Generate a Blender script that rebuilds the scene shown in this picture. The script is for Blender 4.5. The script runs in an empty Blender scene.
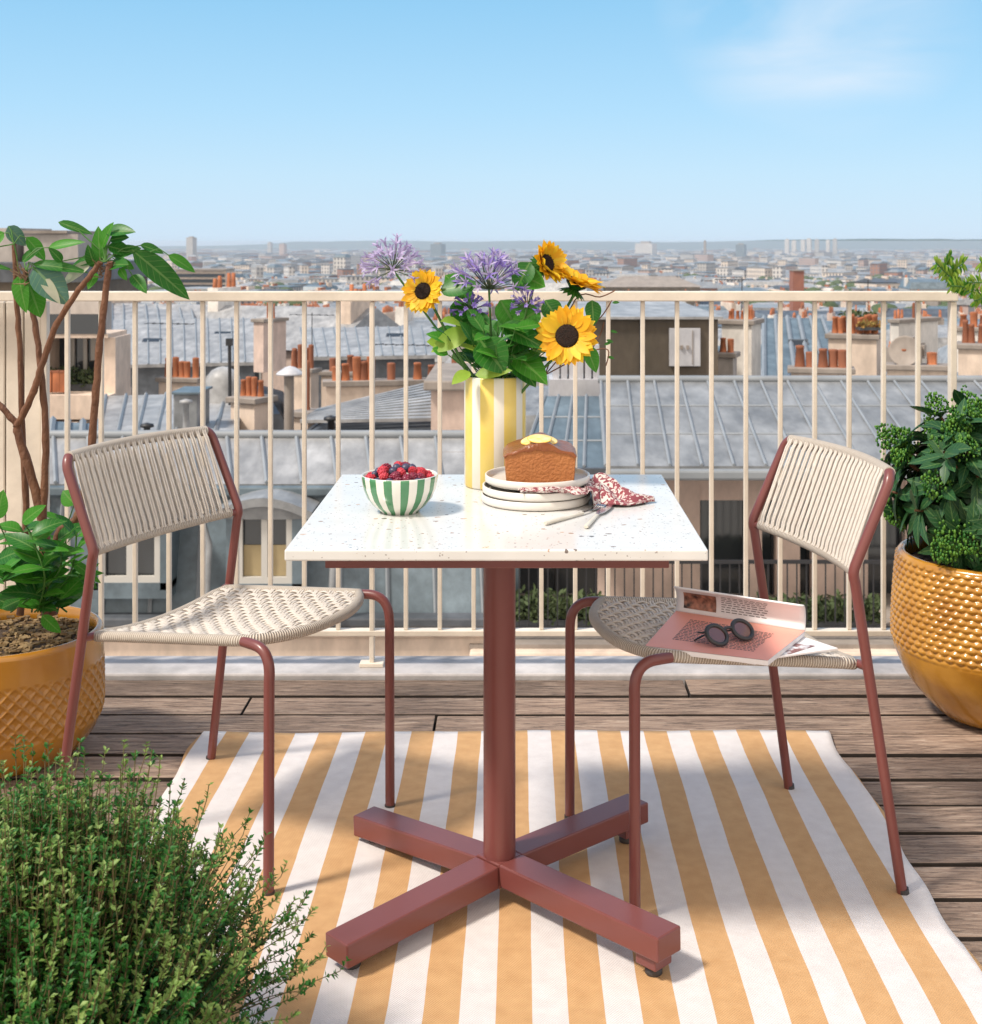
import bpy, math, random
from mathutils import Vector, Matrix
random.seed(7)
R=math.radians; PI=math.pi; V=Vector
scene=bpy.context.scene; COL=scene.collection
FPX=1305.0; CX=519.0; CY=242.0; CH=1.258
def P(px,py,d): return V(((px-CX)/FPX*d, d, CH-(py-CY)/FPX*d))
def PX(px,d): return (px-CX)/FPX*d
def PZ(py,d): return CH-(py-CY)/FPX*d

# ------------------------------------------------------------------ materials
def mat(name,col,rough=.6,col2=None,scale=5.,amt=.5,bump=0.,bscale=None,spec=.5,metal=0.,stretch=(1,1,1),coat=0.,sss=0.,detail=4,trans=0.):
    m=bpy.data.materials.new(name); m.use_nodes=True; nt=m.node_tree; n=nt.nodes; L=nt.links
    b=n['Principled BSDF']; b.inputs['Roughness'].default_value=rough
    b.inputs['Specular IOR Level'].default_value=spec; b.inputs['Metallic'].default_value=metal
    b.inputs['Coat Weight'].default_value=coat; b.inputs['Coat Roughness'].default_value=.15
    if trans: b.inputs['Transmission Weight'].default_value=trans
    b.inputs['Base Color'].default_value=(*col,1)
    if col2 or bump:
        tc=n.new('ShaderNodeTexCoord'); mp=n.new('ShaderNodeMapping'); mp.inputs['Scale'].default_value=stretch
        L.new(tc.outputs['Object'],mp.inputs['Vector'])
    if col2:
        nz=n.new('ShaderNodeTexNoise'); nz.inputs['Scale'].default_value=scale; nz.inputs['Detail'].default_value=detail
        L.new(mp.outputs[0],nz.inputs['Vector'])
        cr=n.new('ShaderNodeValToRGB'); cr.color_ramp.elements[0].position=.5-amt/2; cr.color_ramp.elements[1].position=.5+amt/2
        cr.color_ramp.elements[0].color=(*col,1); cr.color_ramp.elements[1].color=(*col2,1)
        L.new(nz.outputs['Fac'],cr.inputs['Fac']); L.new(cr.outputs[0],b.inputs['Base Color'])
    if bump:
        nb=n.new('ShaderNodeTexNoise'); nb.inputs['Scale'].default_value=bscale or scale*4; nb.inputs['Detail'].default_value=5
        L.new(mp.outputs[0],nb.inputs['Vector'])
        bp=n.new('ShaderNodeBump'); bp.inputs['Strength'].default_value=bump; bp.inputs['Distance'].default_value=.01
        L.new(nb.outputs['Fac'],bp.inputs['Height']); L.new(bp.outputs[0],b.inputs['Normal'])
    return m
def nodes(m): return m.node_tree.nodes, m.node_tree.links, m.node_tree.nodes['Principled BSDF']
def mth(nt,op,a,b=None,c=None):
    q=nt.nodes.new('ShaderNodeMath'); q.operation=op
    for i,x in enumerate((a,b,c)):
        if x is None: continue
        if hasattr(x,'default_value'): nt.links.new(x,q.inputs[i])
        else: q.inputs[i].default_value=x
    return q.outputs[0]
def mixc(nt,f,a,b,blend='MIX'):
    q=nt.nodes.new('ShaderNodeMix'); q.data_type='RGBA'; q.blend_type=blend
    if hasattr(f,'default_value'): nt.links.new(f,q.inputs[0])
    else: q.inputs[0].default_value=f
    for i,x in ((6,a),(7,b)):
        if hasattr(x,'default_value'): nt.links.new(x,q.inputs[i])
        else: q.inputs[i].default_value=(*x,1)
    return q.outputs[2]

M={}
M['red']=mat('painted_steel_red',(.165,.046,.040),.36,(.20,.060,.052),9,.8,.02,300,coat=.15)
M['cap']=mat('grey_rubber',(.05,.045,.045),.6)
M['cream_steel']=mat('cream_paint',(.68,.60,.50),.5,(.73,.65,.55),7,.6,.05,60)
M['cord']=mat('cotton_cord',(.72,.64,.56),.9,(.84,.77,.69),60,.6,.5,900)
M['leafA']=mat('leaf_deep',(.015,.11,.012),.36,(.04,.20,.022),30,.6,spec=.3)
M['leafB']=mat('leaf_fresh',(.045,.23,.015),.42,(.08,.32,.03),30,.6,spec=.3)
M['leafC']=mat('leaf_bluish',(.05,.15,.10),.4,(.08,.20,.14),25,.6)
M['leafD']=mat('leaf_pale',(.55,.52,.42),.5,(.40,.45,.28),40,.6)
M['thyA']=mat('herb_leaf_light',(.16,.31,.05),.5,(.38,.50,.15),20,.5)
M['thyB']=mat('herb_leaf_inner_shade',(.008,.06,.008),.5,(.02,.11,.018),20,.5)  # inner leaves, darkened to carry the shade inside the bush
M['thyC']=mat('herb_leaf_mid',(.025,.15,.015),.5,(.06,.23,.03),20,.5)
M['thyS']=mat('herb_stem',(.16,.08,.04),.7,(.12,.14,.05),30,.6)
M['bark']=mat('brown_bark',(.10,.038,.018),.7,(.22,.10,.05),40,.6,.6,120,stretch=(1,1,.5))
M['bark_pale']=mat('pale_bark',(.28,.18,.10),.75,(.15,.08,.04),40,.6,.5,120)
M['soil']=mat('potting_soil',(.03,.018,.01),.95,(.10,.06,.035),60,.6,1.,90)
M['lime']=mat('lime_leaf',(.20,.38,.02),.5,(.38,.52,.08),30,.6)
M['bark_chip']=mat('bark_chips',(.09,.045,.02),.9,(.38,.26,.12),40,.6)
M['skimA']=mat('skimmia_leaf',(.012,.06,.018),.42,(.028,.10,.03),25,.6,spec=.35)
M['skimB']=mat('skimmia_bud',(.07,.22,.02),.5,(.17,.37,.04),40,.6)
M['cer']=mat('white_ceramic',(.78,.74,.68),.25,(.70,.66,.60),8,.7)
M['bowlw']=mat('bowl_white',(.78,.76,.68),.12,coat=.5)
M['bowlg']=mat('bowl_green',(.05,.20,.08),.15,(.08,.27,.12),40,.7,coat=.5)
M['vasew']=mat('vase_white',(.80,.76,.66),.3,(.74,.69,.58),25,.6)
M['vasey']=mat('vase_yellow',(.74,.54,.10),.3,(.80,.63,.20),25,.6)
M['petal']=mat('sunflower_petal',(.90,.42,.01),.55,(.95,.60,.02),35,.6)
M['petaly']=mat('sunflower_petal_light',(.95,.66,.03),.55)
M['disc']=mat('sunflower_disc',(.008,.004,.002),.9,(.03,.010,.004),200,.5,.8,400)
M['agap']=mat('agapanthus_lilac',(.42,.34,.58),.55,(.62,.54,.74),60,.6)
M['agapd']=mat('agapanthus_violet',(.22,.15,.52),.55,(.33,.24,.62),60,.6)
M['stem']=mat('green_stem',(.06,.18,.03),.5,(.10,.25,.05),40,.5)
M['stemd']=mat('olive_stem',(.07,.10,.05),.5)
M['rasp']=mat('raspberry_red',(.42,.015,.03),.35,(.60,.05,.07),150,.5,.3,400)
M['rasd']=mat('berry_dark_red',(.16,.01,.03),.3,(.25,.02,.05),150,.5)
M['blue']=mat('blueberry_skin',(.025,.02,.05),.4,(.08,.075,.13),80,.5)
M['knife']=mat('bone_handle',(.74,.70,.60),.4,(.56,.50,.40),30,.5)
M['steel']=mat('cutlery_steel',(.55,.55,.56),.2,metal=1.)
M['gls']=mat('sunglasses_frame',(.035,.035,.038),.4)
M['lens']=mat('sunglasses_lens',(.16,.07,.06),.08,coat=.6,spec=.8)
M['paper']=mat('magazine_paper',(.88,.84,.84),.5,(.80,.77,.78),8,.6)
M['coral']=mat('coral_page',(.86,.33,.25),.45,(.90,.40,.31),6,.6)
M['ink']=mat('printing_ink',(.12,.10,.10),.6)
M['inkw']=mat('white_print',(.85,.72,.66),.6)
M['photo']=mat('printed_picture',(.03,.02,.02),.4,(.50,.22,.14),70,.35)
M['photo2']=mat('printed_picture_blue',(.75,.76,.80),.4,(.22,.10,.10),45,.15)
M['orange']=mat('orange_slice',(.88,.60,.14),.35,(.92,.80,.42),90,.4)
M['peel']=mat('orange_peel',(.86,.46,.05),.4)
M['white_ledge']=mat('white_painted_ledge',(.62,.58,.57),.6,(.50,.47,.46),6,.6,.15,40)
# city
def zinc(name,c1,c2):
    return mat(name,c1,.45,c2,.55,.5,.25,3.,spec=.5)
M['zincA']=zinc('zinc_grey',(.23,.24,.25),(.33,.335,.34))
M['zincB']=zinc('zinc_blue',(.12,.165,.195),(.19,.24,.275))
M['zincC']=zinc('zinc_light',(.33,.33,.335),(.44,.435,.43))
M['zincD']=zinc('zinc_dark',(.07,.08,.09),(.12,.13,.15))
M['seam']=mat('zinc_seam',(.22,.24,.26),.5,(.30,.32,.34),2,.5)
M['wallA']=mat('plaster_cream',(.80,.65,.53),.85,(.70,.55,.44),.6,.6,.2,6)
M['wallB']=mat('plaster_pink',(.70,.54,.46),.85,(.60,.46,.39),.6,.6,.2,6)
M['wallC']=mat('stone_grey',(.54,.49,.45),.85,(.42,.38,.35),.6,.6,.2,6)
M['wallD']=mat('plaster_white',(.82,.77,.71),.85,(.72,.67,.61),.6,.6,.2,6)
M['wallE']=mat('brown_render',(.105,.085,.062),.85,(.15,.12,.09),.5,.6,.3,8)
M['wallF']=mat('red_brick',(.35,.14,.09),.9,(.25,.10,.07),.8,.6)
M['terra']=mat('terracotta',(.42,.13,.05),.8,(.56,.20,.085),2.,.6)
M['terrad']=mat('terracotta_sooty',(.20,.075,.04),.85,(.34,.12,.06),2.,.6)
M['stone']=mat('stone_cap',(.36,.31,.27),.85,(.28,.24,.21),2,.6)
M['dark']=mat('dark_opening',(.02,.022,.026),.3)
M['glass']=mat('window_glass',(.03,.035,.04),.08,spec=.8)
M['curtain']=mat('ochre_curtain',(.42,.33,.18),.8,(.35,.27,.15),4,.5)
M['wframe']=mat('white_window_frame',(.55,.53,.49),.6)
M['iron']=mat('black_iron',(.025,.025,.028),.5)
M['white_panel']=mat('white_metal_panel',(.62,.62,.64),.5,(.5,.5,.54),1.5,.6)
M['tree']=mat('hedge_green',(.05,.08,.03),.8,(.09,.12,.04),1.5,.5)
M['autumn']=mat('rust_foliage',(.40,.16,.03),.8,(.20,.20,.05),3,.5)
M['pavg']=mat('city_ground',(.16,.15,.15),.9,(.24,.22,.21),.02,.6)
M['hill']=mat('wooded_hill',(.02,.055,.05),.95,(.04,.08,.06),.003,.6)

# weathering: streaks and blotches of grime on the city's walls and roofs
def grime(m,k=.45,sc=(1.6,1.6,.35),sc2=.35):
    n,L,b=nodes(m); nt=m.node_tree; tc=n.new('ShaderNodeTexCoord'); mp=n.new('ShaderNodeMapping'); mp.inputs['Scale'].default_value=sc; L.new(tc.outputs['Object'],mp.inputs[0])
    a=n.new('ShaderNodeTexNoise'); a.inputs['Scale'].default_value=1.6; a.inputs['Detail'].default_value=8; a.inputs['Roughness'].default_value=.65; L.new(mp.outputs[0],a.inputs['Vector'])
    c=n.new('ShaderNodeTexNoise'); c.inputs['Scale'].default_value=sc2; c.inputs['Detail'].default_value=3; L.new(tc.outputs['Object'],c.inputs['Vector'])
    r=n.new('ShaderNodeMapRange'); r.inputs[1].default_value=.38; r.inputs[2].default_value=.66; r.inputs[3].default_value=1-k; r.inputs[4].default_value=1.08; L.new(a.outputs['Fac'],r.inputs[0])
    r2=n.new('ShaderNodeMapRange'); r2.inputs[1].default_value=.35; r2.inputs[2].default_value=.65; r2.inputs[3].default_value=1-k*.6; r2.inputs[4].default_value=1.1; L.new(c.outputs['Fac'],r2.inputs[0])
    v=n.new('ShaderNodeVectorMath'); v.operation='SCALE'; L.new(mth(nt,'MULTIPLY',r.outputs[0],r2.outputs[0]),v.inputs['Scale']); L.new(b.inputs['Base Color'].links[0].from_socket,v.inputs[0]); L.new(v.outputs[0],b.inputs['Base Color'])
for k_ in ('wallA','wallB','wallC','wallD','wallE','stone','white_panel'): grime(M[k_],.20,(1.8,1.8,.9),.5)
for k_ in ('zincA','zincB','zincC','zincD'): grime(M[k_],.30,(2.2,.8,2.2),1.1)
grime(M['terra'],.35,(3,3,1.5),2.); grime(M['cream_steel'],.07,(7,7,7),3.); grime(M['white_ledge'],.3,(4,4,4),2.)
# walls with storeys of small windows for buildings hundreds of metres away (UV in metres)
def farwall(name,c1,c2):
    m=mat(name,c1,.85,c2,.15,.6); nt=m.node_tree; n,L,b=nodes(m)
    uv=n.new('ShaderNodeUVMap'); sp=n.new('ShaderNodeSeparateXYZ'); L.new(uv.outputs[0],sp.inputs[0])
    fu=mth(nt,'FRACT',mth(nt,'DIVIDE',sp.outputs[0],2.6)); fv=mth(nt,'FRACT',mth(nt,'DIVIDE',sp.outputs[1],3.1))
    a=mth(nt,'LESS_THAN',mth(nt,'ABSOLUTE',mth(nt,'SUBTRACT',fu,.5)),.22)
    c=mth(nt,'LESS_THAN',mth(nt,'ABSOLUTE',mth(nt,'SUBTRACT',fv,.5)),.30)
    f=mth(nt,'MULTIPLY',a,c)
    src=b.inputs['Base Color'].links[0].from_socket
    L.new(mixc(nt,f,src,(.17,.17,.18)),b.inputs['Base Color']); return m
M['fwA']=farwall('far_wall_cream',(.76,.66,.56),(.64,.54,.46))
M['fwB']=farwall('far_wall_white',(.72,.68,.64),(.62,.58,.55))
M['fwC']=farwall('far_wall_grey',(.52,.49,.46),(.42,.40,.38))
M['fwD']=farwall('far_wall_pink',(.52,.38,.33),(.44,.32,.28))
M['fwE']=farwall('far_wall_rust',(.38,.19,.13),(.30,.16,.12))

# rope wrapping (UV in metres along a tube)
def wrapmat():
    m=mat('wrapped_cord',(.70,.62,.53),.9,(.80,.73,.64),60,.6); nt=m.node_tree; n,L,b=nodes(m)
    uv=n.new('ShaderNodeUVMap'); sp=n.new('ShaderNodeSeparateXYZ'); L.new(uv.outputs[0],sp.inputs[0])
    s=mth(nt,'SINE',mth(nt,'MULTIPLY',mth(nt,'ADD',sp.outputs[0],mth(nt,'MULTIPLY',sp.outputs[1],.004)),2*PI/.0052))
    bp=n.new('ShaderNodeBump'); bp.inputs['Strength'].default_value=.9; bp.inputs['Distance'].default_value=.0016
    L.new(s,bp.inputs['Height']); L.new(bp.outputs[0],b.inputs['Normal'])
    h=mth(nt,'MULTIPLY_ADD',s,.5,.5); src=b.inputs['Base Color'].links[0].from_socket
    L.new(mixc(nt,h,(.40,.32,.25),src),b.inputs['Base Color']); return m
M['wrap']=wrapmat()
# deck boards
def deckmat():
    m=mat('weathered_wood',(.3,.2,.16),.8); nt=m.node_tree; n,L,b=nodes(m)
    tc=n.new('ShaderNodeTexCoord'); mp=n.new('ShaderNodeMapping'); L.new(tc.outputs['Object'],mp.inputs[0]); mp.inputs['Scale'].default_value=(1.9,20,20)
    at=n.new('ShaderNodeAttribute'); at.attribute_name='rnd'
    add=n.new('ShaderNodeVectorMath'); add.operation='ADD'; sc=n.new('ShaderNodeVectorMath'); sc.operation='SCALE'; sc.inputs['Scale'].default_value=37.
    L.new(at.outputs['Vector'],sc.inputs[0]); L.new(mp.outputs[0],add.inputs[0]); L.new(sc.outputs[0],add.inputs[1])
    g=n.new('ShaderNodeTexNoise'); g.inputs['Scale'].default_value=3.2; g.inputs['Detail'].default_value=12; g.inputs['Roughness'].default_value=.76; g.inputs['Distortion'].default_value=1.3
    L.new(add.outputs[0],g.inputs['Vector'])
    cr=n.new('ShaderNodeValToRGB'); e=cr.color_ramp.elements; e[0].position=.30; e[0].color=(.045,.030,.022,1); e[1].position=.72; e[1].color=(.62,.48,.37,1)
    k=e.new(.40); k.color=(.19,.125,.09,1); k=e.new(.52); k.color=(.37,.255,.185,1)
    L.new(g.outputs['Fac'],cr.inputs['Fac'])
    g2=n.new('ShaderNodeTexNoise'); g2.inputs['Scale'].default_value=2.2; g2.inputs['Detail'].default_value=4; L.new(tc.outputs['Object'],g2.inputs['Vector'])
    tone=mth(nt,'MULTIPLY_ADD',g2.outputs['Fac'],.9,.45)
    tone2=mth(nt,'MULTIPLY',tone,mth(nt,'MULTIPLY_ADD',at.outputs['Fac'],.62,.62))
    vm=n.new('ShaderNodeVectorMath'); vm.operation='SCALE'; L.new(cr.outputs[0],vm.inputs[0]); L.new(tone2,vm.inputs['Scale'])
    fine=n.new('ShaderNodeTexNoise'); fine.inputs['Scale'].default_value=1.; fine.inputs['Detail'].default_value=6; fine.inputs['Roughness'].default_value=.7
    mp2=n.new('ShaderNodeMapping'); mp2.inputs['Scale'].default_value=(14,110,110); L.new(tc.outputs['Object'],mp2.inputs[0]); L.new(mp2.outputs[0],fine.inputs['Vector'])
    crk=n.new('ShaderNodeMapRange'); crk.inputs[1].default_value=.36; crk.inputs[2].default_value=.46; crk.inputs[3].default_value=.38; crk.inputs[4].default_value=1.; L.new(fine.outputs['Fac'],crk.inputs[0])
    vk=n.new('ShaderNodeVectorMath'); vk.operation='SCALE'; L.new(vm.outputs[0],vk.inputs[0]); L.new(crk.outputs[0],vk.inputs['Scale'])
    L.new(vk.outputs[0],b.inputs['Base Color'])
    bp=n.new('ShaderNodeBump'); bp.inputs['Strength'].default_value=.8; bp.inputs['Distance'].default_value=.007; L.new(g.outputs['Fac'],bp.inputs['Height']); L.new(bp.outputs[0],b.inputs['Normal'])
    return m
M['deck']=deckmat(); M['plank_edge']=mat('plank_edge_shade',(.022,.015,.011),.9,(.05,.035,.027),30,.6)  # near-black board sides: the shade in the gaps is painted in
def rugmat(x0,w):
    m=mat('striped_rug',(.8,.75,.75),.95); nt=m.node_tree; n,L,b=nodes(m)
    tc=n.new('ShaderNodeTexCoord'); sp=n.new('ShaderNodeSeparateXYZ'); L.new(tc.outputs['Object'],sp.inputs[0])
    nz=n.new('ShaderNodeTexNoise'); nz.inputs['Scale'].default_value=6; L.new(tc.outputs['Object'],nz.inputs['Vector'])
    xw=mth(nt,'MULTIPLY_ADD',nz.outputs['Fac'],.004,sp.outputs[0])
    s=mth(nt,'DIVIDE',mth(nt,'SUBTRACT',xw,x0+.002),2*w)
    f=mth(nt,'GREATER_THAN',mth(nt,'FRACT',s),.5)
    n2=n.new('ShaderNodeTexNoise'); n2.inputs['Scale'].default_value=35; n2.inputs['Detail'].default_value=6; L.new(tc.outputs['Object'],n2.inputs['Vector'])
    wh=mixc(nt,n2.outputs['Fac'],(.66,.60,.58),(.82,.77,.75)); ye=mixc(nt,n2.outputs['Fac'],(.52,.28,.115),(.71,.43,.205))
    L.new(mixc(nt,f,wh,ye),b.inputs['Base Color'])
    wx=mth(nt,'SINE',mth(nt,'MULTIPLY',sp.outputs[0],2*PI/.005)); wy=mth(nt,'SINE',mth(nt,'MULTIPLY',sp.outputs[1],2*PI/.005))
    h=mth(nt,'ADD',mth(nt,'MULTIPLY',wx,wy),mth(nt,'MULTIPLY',n2.outputs['Fac'],3.))
    bp=n.new('ShaderNodeBump'); bp.inputs['Strength'].default_value=.5; bp.inputs['Distance'].default_value=.002; L.new(h,bp.inputs['Height']); L.new(bp.outputs[0],b.inputs['Normal'])
    return m
def terrazzo():
    m=mat('terrazzo',(.8,.78,.74),.17,spec=.5); nt=m.node_tree; n,L,b=nodes(m)
    tc=n.new('ShaderNodeTexCoord'); base=None
    nz=n.new('ShaderNodeTexNoise'); nz.inputs['Scale'].default_value=14; L.new(tc.outputs['Object'],nz.inputs['Vector'])
    base=mixc(nt,nz.outputs['Fac'],(.66,.645,.615),(.79,.775,.745))
    wv=n.new('ShaderNodeTexNoise'); wv.inputs['Scale'].default_value=60; L.new(tc.outputs['Object'],wv.inputs['Vector'])
    av=n.new('ShaderNodeVectorMath'); av.operation='MULTIPLY_ADD'; L.new(wv.outputs['Color'],av.inputs[0]); av.inputs[1].default_value=(.012,.012,.012); L.new(tc.outputs['Object'],av.inputs[2])
    for sc,th,keep,c1,c2 in ((110,.28,.12,(.22,.18,.16),(.55,.36,.26)),(62,.26,.11,(.16,.14,.13),(.62,.42,.30)),(210,.30,.13,(.30,.27,.25),(.40,.36,.33)),(80,.24,.10,(.20,.24,.27),(.50,.52,.50))):
        vo=n.new('ShaderNodeTexVoronoi'); vo.inputs['Scale'].default_value=sc; vo.inputs['Randomness'].default_value=1; L.new(av.outputs[0],vo.inputs['Vector'])
        sp=n.new('ShaderNodeSeparateColor'); L.new(vo.outputs['Color'],sp.inputs[0])
        rad=mth(nt,'MULTIPLY',th,mth(nt,'MULTIPLY_ADD',sp.outputs[2],.8,.4))
        f=mth(nt,'MULTIPLY',mth(nt,'LESS_THAN',vo.outputs['Distance'],rad),mth(nt,'LESS_THAN',sp.outputs[0],keep))
        base=mixc(nt,f,base,mixc(nt,sp.outputs[1],c1,c2))
    L.new(base,b.inputs['Base Color']); return m
M['terrazzo']=terrazzo()
def veins(m,amt=.35,num=9.):
    n,L,b=nodes(m); nt=m.node_tree; uv=n.new('ShaderNodeUVMap'); sp=n.new('ShaderNodeSeparateXYZ'); L.new(uv.outputs[0],sp.inputs[0])
    a=mth(nt,'ABSOLUTE',mth(nt,'SUBTRACT',sp.outputs[0],.5)); mid=mth(nt,'LESS_THAN',a,.045)
    fr=mth(nt,'FRACT',mth(nt,'SUBTRACT',mth(nt,'MULTIPLY',sp.outputs[1],num),mth(nt,'MULTIPLY',a,3.2))); sv=mth(nt,'MULTIPLY',mth(nt,'LESS_THAN',fr,.13),.55)
    f=mth(nt,'MULTIPLY',mth(nt,'MAXIMUM',mid,sv),amt); col=b.inputs['Base Color'].links[0].from_socket
    L.new(mixc(nt,f,col,(.30,.45,.14)),b.inputs['Base Color'])
    bp=n.new('ShaderNodeBump'); bp.inputs['Strength'].default_value=.5; bp.inputs['Distance'].default_value=.001; L.new(mth(nt,'SUBTRACT',1.,mth(nt,'MAXIMUM',mid,sv)),bp.inputs['Height']); L.new(bp.outputs[0],b.inputs['Normal'])
for k_ in ('leafA','leafB','leafC'): veins(M[k_])
veins(M['skimA'],.25,7.)
for k_,f_ in (('lime',.4),('leafA',.32),('leafB',.4),('leafC',.2),('leafD',.3),('thyA',.4),('thyB',.3),('thyC',.4),('petal',.35),('petaly',.35),('agap',.35),('agapd',.3),('skimA',.12),('skimB',.3),('stem',.2)):
    m_=M[k_]; n,L,b=nodes(m_); t=n.new('ShaderNodeBsdfTranslucent'); x=n.new('ShaderNodeMixShader'); x.inputs[0].default_value=f_
    l_=b.inputs['Base Color'].links
    if l_: L.new(l_[0].from_socket,t.inputs[0])
    else: t.inputs[0].default_value=b.inputs['Base Color'].default_value
    L.new(b.outputs[0],x.inputs[1]); L.new(t.outputs[0],x.inputs[2]); L.new(x.outputs[0],n['Material Output'].inputs['Surface'])
def napmat():
    m=mat('paisley_cotton',(.7,.6,.55),.9); nt=m.node_tree; n,L,b=nodes(m)
    tc=n.new('ShaderNodeTexCoord')
    vo=n.new('ShaderNodeTexVoronoi'); vo.inputs['Scale'].default_value=150; L.new(tc.outputs['UV'],vo.inputs['Vector'])
    vo2=n.new('ShaderNodeTexNoise'); vo2.inputs['Scale'].default_value=75; vo2.inputs['Distortion'].default_value=2.; L.new(tc.outputs['UV'],vo2.inputs['Vector'])
    f=mth(nt,'GREATER_THAN',vo2.outputs['Fac'],.5); g=mth(nt,'LESS_THAN',vo.outputs['Distance'],.33)
    c=mixc(nt,g,(.66,.58,.53),(.26,.05,.06)); c=mixc(nt,f,c,mixc(nt,g,(.25,.06,.075),(.58,.46,.43)))
    L.new(c,b.inputs['Base Color']); return m
M['nap']=napmat()
def glazemat():
    m=mat('ochre_glaze',(.34,.135,.010),.26,(.50,.225,.022),7,.5,.05,30,coat=.7); return m
M['glaze']=glazemat()
M['glaze2']=mat('ochre_glaze_flecked',(.37,.15,.010),.26,(.56,.27,.032),11,.45,.06,30,coat=.6)
M['cake']=mat('cake_side',(.34,.11,.026),.6,(.46,.17,.045),22,.7,.5,200)
M['cakeg']=mat('cake_glaze',(.15,.038,.011),.30,(.28,.09,.027),26,.6,.35,90,spec=.35)

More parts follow.
